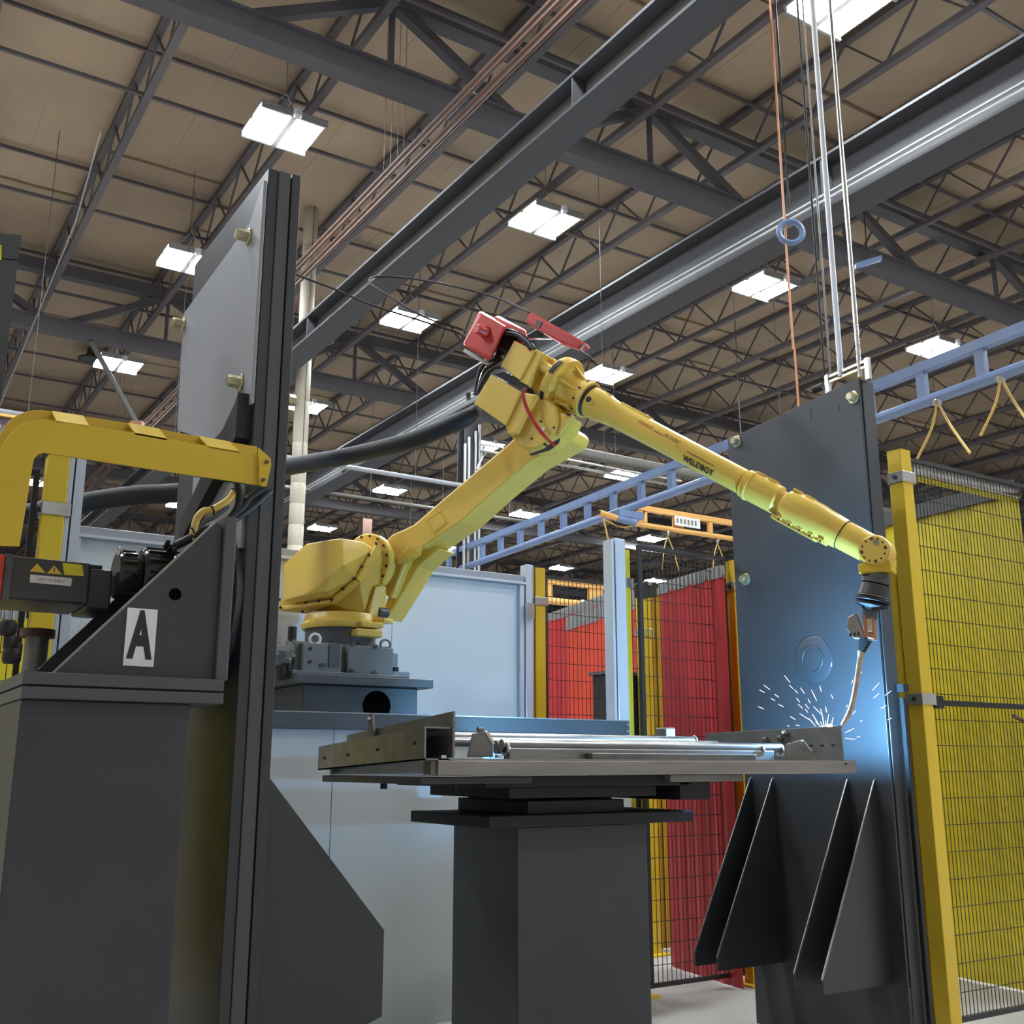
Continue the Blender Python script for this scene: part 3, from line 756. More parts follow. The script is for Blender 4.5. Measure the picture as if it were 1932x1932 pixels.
text('sign_letter', 'A', 1.0, M['letter'], t, lambda x, y, z: V((ca.x+x*S*.60, BY-.0035-z*.2, ca.z+y*S*1.22)), bold=.045)
bp = onY(354, 1255, 2.99)
o = thing('stop_bolt', 'rusty stop bolt standing on the cabinet top right of the letter A', 'bolt', (bp.x, 3.0, zb))
MB().cyl((bp.x, 3.0, zb), (bp.x, 3.0, zb+.085), .014, seg=16).build('shank', M['steeldark'], o, smooth=50)
MB().cyl((bp.x, 3.0, zb+.05), (bp.x, 3.0, zb+.062), .020, seg=16).build('collar', M['rust'], o, smooth=50)
MB().cyl((bp.x, 3.0, zb+.062), (bp.x, 3.0, zb+.085), .017, seg=6).build('nut', M['rust'], o)
# motor
t = thing('servo_motor', 'dark boxy servo motor with warning decals at the left edge', 'motor', (.5, 3.4, .5))
MY = 3.30
x0 = onY(11, 1050, MY).x; x1 = onY(172, 1060, MY).x; x2 = onY(216, 1066, MY).x
z1 = onY(11, 1047, MY).z; z0 = onY(11, 1129, MY).z
MB().box(x0, x1, MY, MY+.26, z0, z1).build('body', M['dark'], t, bevel=.006)
MB().box(x1-.0, x2, MY+.01, MY+.24, z0-.01, z1-.014).build('front_housing', M['dark'], t, bevel=.006)
MB().box(x0+.0, x0+.02, MY-.004, MY+.27, z0-.004, z1+.004).build('end_band', M['dark2'], t)
MB().box(x1, x1+.04, MY+.03, MY+.1, z1-.016, z1+.002).build('connector', M['black'], t, bevel=.004)
MB().box(x0-.05, x0-.002, MY-.01, MY+.27, z0-.09, z1+.0).build('red_cover', M['redbox'], t, bevel=.005)
def decal(name, pts, m): return MB().prism([onY(a, b, MY-.0) for a, b in pts], (0, -.0015, 0)).build(name, M[m], t)
decal('warning_triangle', [(56, 1078), (86, 1081), (70, 1063)], 'decal2')
decal('warning_triangle', [(88, 1082), (117, 1084), (102, 1067)], 'decal2')
decal('warning_label', [(118, 1062), (155, 1066), (158, 1087), (121, 1085)], 'decal')
decal('name_label', [(57, 1084), (136, 1091), (134, 1106), (56, 1099)], 'sheet')
c = onY(96, 1095, MY)
text('label_text', 'NOT A SHELF', .0125, M['grey_ink'], t, lambda x, y, z: V((c.x+x, MY-.0021-z*.1, c.z+y)), ext=.0004)
for a, b in ((102, 1077),):
    q = onY(a, b, MY); MB().box(q.x-.001, q.x+.001, MY-.0022, MY-.0015, q.z-.003, q.z+.008).build('decal_mark', M['letter'], t)
# gear reducer with ribs
t = thing('gear_reducer', 'glossy black ribbed gear reducer between the servo motor and the bracket', 'gearbox', (.9, AY, .5))
gz = .565
xg = [onY(217, 1080, AY-.1).x, onY(262, 1080, AY-.1).x, onY(330, 1080, AY-.1).x]
for i, (a, b, r) in enumerate(((xg[0], xg[1]-.004, .074), (xg[1], xg[2]-.02, .086), (xg[2]-.02, XL-.06, .075))):
    o = MB().prof((a, AY-.1, gz+.005*i), (1, 0, 0), [(0, r*.93), (.01, r), (b-a-.008, r), (b-a, r*.95)], 36).build('drum', M['blackgloss'], t, smooth=40)
    for k in range(14):
        an = 2*math.pi*k/14; q = V((0, math.cos(an), math.sin(an)))
        MB().obox(V(((a+b)/2, AY-.1, gz+.005*i))+q*(r+.002), V(((b-a)/2-.012, 0, 0)), q*.0025, V((1, 0, 0)).cross(q)*.004).build('rib', M['blackgloss'], o, bevel=.002)
q = V((xg[0]-.008, AY-.17, gz+.06))
MB().ring(q, (1, 0, 0), .012, .004, 16, 6).build('plug', M['bright'], t)
for i in range(3):
    q = onY(312+i*6, 1032+i*8, AY-.15)
    MB().cyl(q, q+V((.0, -.03, .01)), .008, seg=8).build('cable_gland', M['black'], t)
# pipe stub below the motor
t = thing('steel_stub', 'rusty round pipe stub below the motor at the far left', 'pipe', (.5, 3.9, .3))
q = onY(69, 1215, 3.6)
MB().cyl((q.x, 3.6, zt-.008), (q.x, 3.6, q.z+.02), .035, seg=18).build('pipe_body', M['steeldark'], t, smooth=50)
MB().cyl((q.x, 3.6, q.z+.02), (q.x, 3.6, q.z+.045), .052, seg=18).build('collar', M['rust'], t, smooth=50)
t = thing('knob_assembly', 'black cable connectors hanging at the left edge below the red cover', 'connector', (.4, 3.2, .3))
for px, py, r in ((15, 1185, .022), (18, 1212, .016), (22, 1238, .024), (33, 1226, .012)):
    q = onY(px, py, 3.12); MB().prof(q-V((0, 0, .02)), (0, 0, 1), [(0, r*.8), (.008, r), (.032, r), (.04, r*.8)], 16).build('connector_body', M['black'], t, smooth=40)
# cable guard (yellow)
GY = 3.03
t = thing('cable_guard', 'large bent yellow cable guard arm reaching from the left edge to the dark frame', 'guard', (.6, GY, .6))
out = [(505, 860), (490, 858), (380, 839), (250, 815), (150, 800), (103, 793), (85, 791), (66, 792), (45, 798), (25, 811), (10, 832), (0, 850), (-14, 900), (-32, 1028), (37, 1031), (62, 877), (64, 866), (72, 857), (84, 854), (200, 872), (330, 892), (480, 914), (500, 915)]
P = [onY(a, b, GY) for a, b in out]
MB().prism(P, (0, .008, 0)).build('side_plate', M['yellow2'], t, bevel=.0015)
MB().prism([p+V((0, .10, .056)) for p in P], (0, .008, 0)).build('side_plate', M['yellow2'], t, bevel=.0015)
def topz(px):
    a = [(x, y) for x, y in out if y < 870][:8]; a.sort()
    for (xa_, ya), (xb_, yb) in zip(a, a[1:]):
        if xa_ <= px <= xb_: return ya+(yb-ya)*(px-xa_)/(xb_-xa_)
    return 860
for a, b in ((107, 168), (255, 315), (393, 452)):
    p0, p1 = onY(a, topz(a), GY), onY(b, topz(b), GY)
    MB().prism([p0+V((0, .0, .0)), p1+V((0, .0, .0)), p1+V((0, .0, -.006)), p0+V((0, .0, -.006))], (0, .108, .060)).build('cross_tab', M['yellow2'], t)
for a, b in ((168, 255), (315, 393), (452, 490), (75, 107)):
    p0, p1 = onY(a, topz(a), GY), onY(b, topz(b), GY)
    MB().prism([p0+V((0, .008, -.06)), p1+V((0, .008, -.06)), p1+V((0, .008, -.066)), p0+V((0, .008, -.066))], (0, .092, .05)).build('inner_tray', M['yellow2'], t)
e = onY(505, 888, GY)
MB().prism([onY(489, 845, GY-.01), onY(511, 865, GY-.01), onY(512, 878, GY-.01), onY(503, 917, GY-.01), onY(496, 917, GY-.01), onY(489, 913, GY-.01)], (0, .014, 0)).build('end_flange', M['yellow2'], t)
for a, b in ((503, 872), (496, 906)):
    q = onY(a, b, GY-.01); MB().cyl(q, q+V((0, -.006, 0)), .006, seg=8).build('flange_bolt', M['rust'], t)
# cables dropping from the guard
o = thing('cable_bundle', 'dark and yellow cables curling down behind the guard end to the bracket', 'cables', onY(445, 915, 3.15))
for pts_, r, m in (([(447, 905), (452, 935), (448, 958), (425, 985), (380, 1005), (330, 1030)], .013, 'black'), ([(500, 920), (470, 940), (455, 960), (430, 980)], .012, 'black'), ([(512, 925), (480, 955), (440, 985), (400, 1010)], .008, 'dark'),
                   ([(442, 928), (430, 945), (400, 962), (385, 965), (372, 978), (366, 1000), (362, 1020)], .012, 'ycord'), ([(430, 955), (405, 975), (385, 985), (372, 1002)], .007, 'dark2')):
    MB().tube([onY(a, b, 3.13) for a, b in pts_], r, 8, 4).build('cable', M[m], o, smooth=60)
for a, b in ((442, 928), (400, 962), (363, 1003)):
    MB().ring(onY(a, b, 3.13), (1, 0, .5), .0125, .003, 12, 6).build('cable_tie', M['black'], o)
# dark panel at top left edge
t = thing('left_edge_frame', 'grey edge of a machine frame at the upper left corner of the photo', 'frame', (0, 3, ZF))
p1 = onY(41, 440, 4.2); p0 = onY(-60, 434, 4.2)
MB().prism([onY(-60, 434, 4.2), onY(41, 444, 4.2), onY(34, 490, 4.2), onY(-60, 482, 4.2)], (0, .1, 0)).build('top_block', M['dark2'], t)
MB().prism([onY(-60, 484, 4.2), onY(34, 492, 4.2), onY(0, 766, 4.2), onY(-8, 900, 4.2), onY(-60, 900, 4.2)], (0, .1, 0)).build('frame_body', M['dark2'], t)
MB().prism([onY(-4, 462, 4.19), onY(3, 462, 4.19), onY(3, 490, 4.19), onY(-4, 490, 4.19)], (0, .01, 0)).build('indicator', M['decal'], t)
# thin leaning pole and thin stay rod, upper left
t = thing('leaning_pole', 'thin pale pole crossing the second lamp above the yellow guard', 'pole', at(258, 800, 6))
q = onY(172, 645, 17.4); q2 = onY(259, 800, q.y)
MB().tube([q, q2], .045, 8, 1).build('rod', M['girder2'], t)
q = q2; MB().obox(q, RT*.10, V((0, 0, .04)), FH*.06).build('foot_clamp', M['brick'], t)
t = thing('stay_cable', 'thin grey stay cable slanting down the upper left corner', 'cable', at(0, 760, 8))
MB().tube([at(190, 250, 8.0), at(142, 421, 8.0), at(-2, 770, 8.0)], .006, 5, 1).build('cable_run', M['girder2'], t)
q = at(170, 685, 20); o = MB().prof(q, (0, 0, 1), [(0, .12), (.05, .24), (.09, .24), (.16, .1), (.5, .03)], 20).build('dish_lamp', M['dark']); tag(o, 'dark unlit round dish lamp left of the lamp crossed by the pole', 'lamp')
MB().tube([q+V((0, 0, .4)), V((q.x, q.y, 8.215))], .01, 5, 1).build('hanger', M['dark'], o)
# ------------------------------------------------------------------ robot
TH = math.radians(-62.8)
U = V((math.cos(TH), math.sin(TH), 0)); N = V((math.sin(TH), -math.cos(TH), 0)); Z = V((0, 0, 1))
J2 = at(745, 1075, 5.6)
def R(px, py, n=0.0):
    d = ray(px, py); return d*((J2.dot(N)+n)/d.dot(N))
def zc(sx, sy): return 520+sx/5.086, 980+sy/5.086          # crop coordinates of the shoulder close-up
def ze(sx, sy): return 860+sx/6.04, 560+sy/6.04            # of the elbow close-up
pj1 = at(640, 1290, 5.68)
JX1, JY1 = 2.27, 5.22
rob = thing('welding_robot', 'large yellow articulated welding robot with bent arm reaching to the right', 'robot', (JX1, JY1, .45))
# grey base: axis-aligned casting on the pedestal
PYF = 4.93
def PF(sx, sy, Y=PYF): a, b = zc(sx, sy); return onY(a, b, Y)
bx0 = PF(230, 1300).x; bx1 = PF(1110, 1300, 5.0).x; zb0 = PF(640, 1480).z; zb1 = PF(640, 1175).z
MB().box(bx0, bx1, 5.0, 5.46, zb0, zb1).build('base_casting', M['basegrey'], rob, bevel=.008)
xm = PF(715, 1300).x
MB().box(bx0+.03, xm-.03, 4.965, 5.0, zb0+.005, zb1-.01).build('cover_plate', M['basegrey'], rob, bevel=.004)
cp = MB().box(xm+.0, bx1-.01, 4.955, 5.0, zb0+.008, zb1-.012).build('cover_plate', M['basegrey'], rob, bevel=.004)
for sx, sy in ((738, 1198), (958, 1220), (733, 1455), (950, 1475)):
    q = PF(sx, sy, 4.95); MB().cyl(q, q+V((0, -.008, 0)), .012, seg=6).build('plate_bolt', M['dark'], cp)
q0_ = PF(520, 1190, 4.96); q1_ = PF(612, 1418, 4.96)
MB().box(q0_.x, q1_.x, 4.958, 4.966, q1_.z, q0_.z).build('recess', M['dark2'], rob)
for sx, sy in ((335, 1240), (330, 1365)):
    q = PF(sx, sy, 4.962); MB().cyl(q, q+V((0, -.006, 0)), .008, seg=8).build('plate_bolt', M['black'], rob)
q = PF(462, 1400, 4.962)
MB().box(q.x-.02, q.x+.012, 4.957, 4.962, q.z-.008, q.z+.010).build('casting_mark', M['dark'], rob)
MB().box(bx1, bx1+.05, 5.02, 5.3, zb0+.02, zb1-.03).build('rear_ear', M['basegrey'], rob, bevel=.005)
MB().box(bx1+.0, bx1+.10, 4.98, 5.3, zb0-.005, zb0+.03).build('mount_foot', M['basegrey'], rob, bevel=.005)
MB().box(bx0-.03, bx1+.02, 4.94, 5.50, zb0-.012, zb0+.008).build('base_foot', M['basegrey'], rob, bevel=.004)
q = PF(1150, 1448, 5.0); MB().cyl(q-V((0, 0, .02)), q+V((0, 0, .015)), .018, seg=6).build('foot_bolt', M['black'], rob)
for sx, sy, m in ((378, 1150, 'sheet'), (1055, 1203, 'steel')):
    q = PF(sx, sy, 4.99); e = MB().ring(q, (.35, 1, 0), .026, .007, 24, 8).build('eye_bolt', M[m], rob, smooth=60)
    MB().cyl(q-V((0, 0, .05)), q-V((0, 0, .024)), .012, seg=10).build('shank', M[m], e)
# connector panel on the left side
jb = MB().box(bx0-.12, bx0-.01, 5.0, 5.3, zb0+.03, zb1-.05).build('connector_box', M['basegrey'], rob, bevel=.005)
for i, (sx, sy) in enumerate(((110, 1185), (150, 1250), (160, 1310), (130, 1345), (5, 1290), (170, 1180))):
    q = PF(sx, sy, 4.97); MB().cyl(q, q+V((-.01, -.04, .0)), .010, seg=10).build('air_fitting', M['steel'], jb, smooth=50)
for i, (sx, sy) in enumerate(((160, 1090), (120, 1440), (60, 1460))):
    q = PF(sx, sy, 4.98); MB().cyl(q-V((0, 0, .04)), q+V((0, 0, .03)), .022, seg=12).build('plug', M['black'], jb, smooth=50)
# J1 collar and turret ring
cz = PF(640, 1165).z; cz2 = PF(640, 985).z
MB().prof((JX1, JY1, cz-.02), (0, 0, 1), [(0, .185), (cz2-cz+.02, .185)], 48).build('rotary_collar', M['dark2'], rob, smooth=40)
MB().prof((JX1, JY1, cz2-.006), (0, 0, 1), [(0, .200), (.015, .208), (.03, .208), (.04, .195), (.08, .185)], 48).build('turret_ring', M['yellow'], rob, smooth=40)
q = PF(930, 1090, 4.97)
MB().box(q.x-.09, q.x+.06, q.y, q.y+.1, q.z-.02, q.z+.02).build('stop_block', M['yellow'], rob, bevel=.008)
MB().box(q.x-.06, q.x+.07, q.y+.01, q.y+.12, q.z+.03, q.z+.06).build('stop_block', M['yellow'], rob, bevel=.008)
q = R(*zc(1000, 980), n=.06); MB().obox(q, U*.06, N*.04, Z*.012).build('cable_clamp', M['yellow'], rob, bevel=.004)
# turret body
H = lambda L: [R(*zc(a, b), n=n) for a, b, n in L]
MB().hull(H([(380, 930, .13), (560, 800, .17), (870, 900, .04), (950, 650, .06), (1020, 300, .03), (940, 230, -.0), (1030, 420, .0), (1030, 560, .0), (1010, 720, -.0), (980, 970, -.02), (880, 985, .06),
             (800, 590, .17), (600, 400, .1), (420, 960, .02), (500, 700, -.12), (650, 930, -.10)])).build('turret_body', M['yellow'], rob, bevel=.006)
MB().hull(H([(1000, 640, .04), (1060, 640, .02), (1000, 960, .02), (890, 960, .09), (870, 870, .09), (960, 640, .08), (1050, 900, -.04), (1060, 700, -.05)])).build('shoulder_leg', M['yellow'], rob, bevel=.005)
# faceted cover
MB().hull(H([(80, 430, .27), (70, 780, .27), (290, 235, .35), (530, 195, .34), (640, 180, .31), (845, 215, .17), (950, 285, .10), (290, 722, .38), (478, 690, .35), (525, 540, .37), (652, 437, .33), (770, 565, .205),
             (540, 760, .24), (165, 828, .24), (180, 430, .05), (200, 780, .05), (850, 330, .03), (620, 300, .0), (520, 700, .05)])).build('motor_cover', M['yellow'], rob, bevel=.006)
# seam flange of the cover
seam = [(45, 862), (550, 792), (790, 592), (985, 265)]
sp_ = [R(*zc(a, b), n=n) for (a, b), n in zip(seam, (.26, .245, .20, .10))]
fl = MB()
for a, b in zip(sp_, sp_[1:]): fl.bar(a, b, .020, .045, up=N)
fl = fl.build('seam_flange', M['yellow'], rob, bevel=.004)
MB().hull([R(*zc(a, b), n=n) for a, b, n in ((40, 765, .27), (45, 862, .27), (165, 830, .26), (290, 905, .2), (550, 810, .24), (45, 880, .27), (60, 860, .1), (500, 870, .05))]).build('lower_tray', M['yellow'], rob, bevel=.003)
for a, b, n in ((45, 770, .285), (53, 845, .285), (298, 800, .27), (422, 783, .27), (547, 769, .265), (655, 668, .24), (765, 568, .222), (836, 452, .19), (903, 340, .155), (972, 232, .12), (265, 885, .27)):
    q = R(*zc(a, b), n=n); MB().cyl(q, q+N*.008+U*-.004, .008, seg=8).build('cover_bolt', M['black'], rob)
# shoulder flange disc
C2 = R(*zc(880, 425), n=-.0)
MB().prof(C2+N*.02, -N, [(0, .158), (.008, .166), (.045, .166), (.052, .158)], 56).build('shoulder_flange', M['yellow'], rob, smooth=40)
sf = MB().prof(C2-N*.03, -N, [(0, .146), (.022, .146)], 56).build('shoulder_seal', M['black'], rob, smooth=40)
for k in range(16):
    an = 2*math.pi*k/16+.2; q = C2+N*.021+(U*math.cos(an)+Z*math.sin(an))*.150
    MB().cyl(q, q+N*.006, .007, seg=8).build('flange_bolt', M['black'], rob)
MB().prof(C2-N*.05, -N, [(0, .128), (.01, .136), (.04, .136), (.05, .12)], 48).build('arm_root', M['yellow'], rob, smooth=40)
q = R(*zc(1028, 892), n=.0); MB().cyl(q-N*.03, q+N*.035-U*.01, .028, seg=24).build('rubber_stop', M['dark'], rob, smooth=40)
for a, b in ((1045, 300), (1045, 495), (1020, 600)):
    q = R(*zc(a, b), n=.02); MB().cyl(q-N*.03, q+N*.006, .014, seg=8).build('lug', M['yellow'], rob)
# upper arm
NA = -.075
arm_out = [(738, 1008), (760, 998), (781, 988), (790, 980), (830, 945), (961, 834), (975, 820), (1040, 795), (1072, 800), (1082, 812), (1074, 830), (1052, 842), (1000, 872), (935, 926), (870, 985), (800, 1032), (776, 1040), (760, 1075), (745, 1115), (738, 1130), (722, 1120), (716, 1060), (722, 1025)]
MB().prism([R(a, b, NA) for a, b in arm_out], -N*.20).build('upper_arm', M['yellow'], rob, bevel=.014)
MB().prism([R(a, b, NA-.05) for a, b in ((745, 1090), (776, 1040), (815, 1025), (830, 1035), (790, 1070), (760, 1120), (728, 1170), (722, 1150))], -N*.15).build('arm_rib', M['yellow'], rob, bevel=.01)
# lug and emblem
MB().hull([R(a, b, n) for a, b, n in ((745, 1063, NA+.02), (772, 1030, NA+.03), (795, 1048, NA+.015), (798, 1028, NA), (752, 1052, NA), (780, 1045, NA-.05), (760, 1070, NA-.03))]).build('arm_lug', M['yellow'], rob, bevel=.004)
qs = [(805, 982), (833, 964), (844, 987), (819, 1009)]
em = MB()
for (a, b), (c_, d_) in zip(qs, qs[1:]+qs[:1]): em.bar(R(a, b, NA+.001), R(c_, d_, NA+.001), .003, .003, up=N)
em.build('emblem', M['yellow2'], rob)
em = MB().prism([R(a, b, NA) for a, b in ((809, 983), (816, 976), (824, 980), (820, 973), (831, 968), (841, 986), (820, 1003), (813, 990), (817, 985))], N*.0025).build('emblem', M['yellow'], rob)
# elbow housing
C3 = R(1017, 803, .05)
MB().prof(C3+N*.06, -N, [(0, .128), (.01, .138), (.12, .138), (.17, .13)], 48).build('elbow_drum', M['yellow'], rob, smooth=40)
MB().prof(C3-N*.10, -N, [(0, .118), (.03, .118)], 40).build('elbow_seal', M['black'], rob, smooth=40)
MB().prism([R(*ze(a, b), n=.09) for a, b in ((600, 1550), (930, 1110), (1010, 1000), (1100, 1280), (1290, 1345), (1230, 1480), (1095, 1610), (1010, 1700), (800, 1640))], -N*.16).build('elbow_casting', M['yellow'], rob, bevel=.012)
MB().prism([R(*ze(a, b), n=.095) for a, b in ((1090, 1600), (1290, 1350), (1340, 1350), (1180, 1570))], -N*.03).build('casting_rib', M['yellow'], rob, bevel=.004)
for a, b in ((692, 1272), (800, 1340), (970, 1420), (1118, 1490), (692, 1540), (865, 1615), (1012, 1680), (1268, 1335)):
    q = R(*ze(a, b), n=.111); MB().cyl(q-N*.02, q+N*.004, .0055, seg=8).build('casting_bolt', M['black'], rob)
q = R(*ze(1000, 1510), n=.111); MB().cyl(q, q+N*.004, .010, seg=16).build('round_label', M['sheet'], rob)
bk = MB().prism([R(*ze(a, b), n=.118) for a, b in ((1080, 1670), (1180, 1610), (1165, 1665), (1060, 1745), (850, 1805), (830, 1795), (1000, 1730))], -N*.01).build('black_marking', M['black'], rob)
# cover boxes
MB().prism([R(*ze(a, b), n=.16) for a, b in ((400, 880), (742, 1082), (560, 1462), (205, 1215))], -N*.10).build('junction_cover', M['yellow'], rob, bevel=.004)
MB().prism([R(*ze(a, b), n=.145) for a, b in ((745, 1085), (930, 1115), (700, 1560), (590, 1560), (560, 1462))], -N*.09).build('bracket_arm', M['yellow'], rob, bevel=.006)
MB().prism([R(*ze(a, b), n=.17) for a, b in ((665, 497), (905, 615), (725, 945), (510, 785))], -N*.05).build('junction_cover', M['yellow'], rob, bevel=.003)
MB().prism([R(*ze(a, b), n=.16) for a, b in ((905, 590), (1005, 642), (825, 1010), (715, 960))], -N*.09).build('bracket_arm', M['yellow'], rob, bevel=.006)
MB().prism([R(*ze(a, b), n=.10) for a, b in ((1000, 660), (1130, 700), (1090, 900), (1040, 1000), (990, 1060), (930, 1115), (830, 1040), (905, 930))], -N*.12).build('casting_neck', M['yellow'], rob, bevel=.012)
a, b = R(*ze(955, 775), n=.12), R(*ze(1110, 865), n=.12)
MB().cyl(a, b, .030).build('boss', M['yellow'], rob, smooth=50, bevel=.004)
MB().prism([R(*ze(a, b), n=.15) for a, b in ((540, 850), (720, 940), (720, 960), (830, 1040), (800, 1075), (430, 880))], -N*.06).build('cable_tray', M['black'], rob, bevel=.004)
# forearm axis
W = R(1655, 1043, 0.0); E0 = R(1070, 734, 0.0); AX = (W-E0).normalized(); LEN = (W-E0).length
PV = AX.cross(N).normalized()
if PV.z < 0: PV = -PV
dep = lambda p: p.dot(FH)
def s_of(px, py):   # station along the forearm of a pixel on its plane
    return (R(px, py, 0)-E0).dot(AX)
def rr(px, s): return px/2057*dep(E0+AX*s)
# flange dish + cone
MB().prof(E0-AX*.065, AX, [(0, .140), (.006, .150), (.045, .152), (.055, .146), (.062, .105), (.085, .100)], 56).build('elbow_flange', M['yellow'], rob, smooth=35, bevel=0)
MB().prof(E0+AX*.01, AX, [(0, .105), (.03, .088), (.10, .085), (.11, .095), (.135, .095), (.138, .08)], 56).build('axis_four_housing', M['yellow'], rob, smooth=35)
MB().prof(E0+AX*.147, AX, [(0, .084), (.008, .084)], 56).build('axis_four_seal', M['dark2'], rob, smooth=35)
for k in range(6):
    an = k*math.pi/3+.3; q = (PV*math.cos(an)+N*math.sin(an))
    MB().prism([E0+AX*.01+q*.128, E0+AX*.01+q*.08, E0+AX*.10+q*.08, E0+AX*.09+q*.092], AX.cross(q)*.014).build('flange_rib', M['yellow'], rob, bevel=.003)
for k in range(10):
    an = 2*math.pi*k/10; q = (PV*math.cos(an)+N*math.sin(an)); p = E0+AX*.118+q*.0955
    MB().cyl(p, p+q*.004, .006, seg=8).build('ring_bolt', M['black'], rob)
for an0, an1 in ((.9, 1.35), (2.15, 2.6)):
    ar = MB()
    for k in range(5):
        an = an0+(an1-an0)*k/4; q = (PV*math.cos(an)+N*math.sin(an)); p = E0-AX*.035+q*.152
        ar.obox(p, AX*.012, q*.004, AX.cross(q)*.009)
    ar.build('rim_slot', M['black'], rob)
# forearm tube, lofted
def loft(name, st, seg=40, par=rob, m='yellow', smooth=35):
    pr = [(s, r) for s, r in st]
    return MB().prof(E0, AX, pr, seg).build(name, M[m], par, smooth=smooth)
s1 = .157
sA = s_of(1180, 777); sB = s_of(1400, 912); sC = s_of(1405, 925)
def fr(px, s): return (s, rr(px, s)*1.0)
loft('forearm', [(s1, .070), (s1+.01, .079), (s1+.06, .078), (s1+.12, .070), fr(26.5, s1+.17), fr(26, sA+.1), fr(25.5, (sA+sB)/2), fr(26, sB), (sB+.005, rr(24, sB))])
MB().obox(E0+AX*(s1+.05)+PV*.068, AX*.055, N*.028, PV*.008).build('access_boss', M['yellow'], rob, bevel=.006)
q = E0+AX*(s1+.03)+PV*.078; MB().cyl(q-PV*.01, q+PV*.003, .014, seg=20).build('port_hole', M['dark'], rob)
q = E0+AX*(s1+.035)+N*.076; MB().cyl(q-N*.006, q+N*.006, .024, seg=24).build('side_port', M['yellow'], rob, smooth=50)
MB().cyl(q+N*.006, q+N*.0075, .016, seg=24).build('side_port_disc', M['black'], rob, smooth=50)
sa = s_of(1176, 760); sb = s_of(1216, 785)
MB().obox(E0+AX*((sa+sb)/2+.02)+PV*rr(26, sa), AX*(sb-sa)/2*1.3, N*.022, PV*.006).build('top_pad', M['yellow'], rob, bevel=.003)
# sleeve sections near the wrist
k1 = s_of(1408, 926); k2 = s_of(1462, 953); k3 = s_of(1478, 960); k4 = s_of(1500, 968); k5 = s_of(1545, 990); k6 = s_of(1592, 1010); k7 = s_of(1640, 1036)
loft('forearm_sleeve', [fr(27, k1-.025), fr(29.5, k1-.02), fr(29.5, k1), fr(31.5, k1+.002), fr(31.5, k1+.012), fr(30, k1+.014), fr(29.5, k2), fr(25, k2+.008)])
loft('wrist_neck', [fr(24, k2), fr(23, k3)])
loft('wrist_sleeve', [fr(24, k3-.012), fr(30, k3), fr(34.5, k4), fr(35.5, k5-.02), fr(33, k5+.03), fr(31, k6-.004)])
loft('wrist_tube', [fr(29, k6-.006), fr(30, k6+.003), fr(29.5, k7)])
MB().prof(E0+AX*(k6-.006), AX, [(0, rr(31.3, k6)), (.003, rr(31.3, k6))], 40).build('wrist_seam', M['black'], rob)
# lower cast cover with scalloped lugs
for i in range(5):
    s = k3+.02+i*.052
    q = -PV*.80+N*.45; q.normalize()
    p = E0+AX*s+q*rr(34, s)
    b = MB().obox(p, AX*.012, q*.007, AX.cross(q)*.012).build('sleeve_lug', M['yellow'], rob, bevel=.003)
    MB().cyl(p+q*.005, p+q*.010, .006, seg=8).build('lug_bolt', M['black'], b)
s = (k3+k5)/2
MB().obox(E0+AX*s-PV*rr(33, s), AX*(k5-k3)*.62, N*.035, PV*.010).build('belly_plate', M['yellow'], rob, bevel=.003)
MB().obox(E0+AX*(k5+.025)-PV*rr(31, s), AX*.045, N*.03, PV*.008).build('belly_plate', M['yellow'], rob, bevel=.003)
for i in range(5):
    s = k1+.03+i*.062
    if i == 2: continue
    MB().obox(E0+AX*s+PV*rr(30 if i < 2 else 34, s), AX*.022, N*.026, PV*.006).build('top_lug', M['yellow'], rob, bevel=.003)
# wrist body and disc
wr_ = 31.5/2057*dep(W)
MB().prof(W-N*.062, N, [(0, wr_*.9), (.006, wr_), (.116, wr_), (.124, wr_*.93)], 48).build('wrist_body', M['yellow'], rob, smooth=35)
wd = MB().prof(W+N*.062, N, [(0, wr_*.88), (.008, wr_*.88), (.010, wr_*.85)], 48).build('wrist_cap', M['yellow'], rob, smooth=35)
for k in range(12):
    an = 2*math.pi*k/12+.1; q = W+N*.072+(U*math.cos(an)+Z*math.sin(an))*wr_*.72
    MB().cyl(q, q+N*.002, .0075 if k % 3 == 0 else .004, seg=10).build('cap_bolt', M['rust'] if k % 3 == 0 else M['black'], wd)
q = W+N*.072+U*.012+Z*.03; MB().cyl(q, q+N*.004, .011, seg=14).build('cap_plug', M['steel'], wd)
# tool flange and torch
TP = lambda a, b: R(a, b, 0.0)
ta, tb = TP(1656, 1062), TP(1655, 1086)
MB().obox((ta+tb)/2, U*.066, Z*.022, N*.055).build('wrist_fork', M['yellow2'], rob, bevel=.006)
dT = (TP(1641, 1160)-TP(1656, 1085)).normalized()
tor = MB().prof(TP(1656, 1083), dT, [(0, .052), (.02, .052), (.022, .058), (.04, .058)], 36).build('welding_torch', M['dark2'], rob, smooth=35)
p = TP(1656, 1083)
MB().prof(p+dT*.042, dT, [(0, .050), (.004, .056), (.05, .060), (.052, .053), (.056, .053)], 36).build('collision_sensor', M['dark'], tor, smooth=35)
MB().prof(p+dT*.094, dT, [(0, .061), (.004, .061)], 36).build('sensor_band', M['steel'], tor, smooth=35)
MB().prof(p+dT*.100, dT, [(0, .056), (.006, .072), (.014, .072), (.022, .060)], 36).build('rubber_boot', M['black'], tor, smooth=35)
MB().prof(p+dT*.122, dT, [(0, .062), (.004, .066), (.012, .066), (.022, .04), (.03, .036)], 36).build('rubber_boot', M['black'], tor, smooth=35)
MB().cyl(TP(1641, 1150), TP(1641, 1168), .030, seg=24).build('torch_neck', M['dark2'], tor, smooth=35)
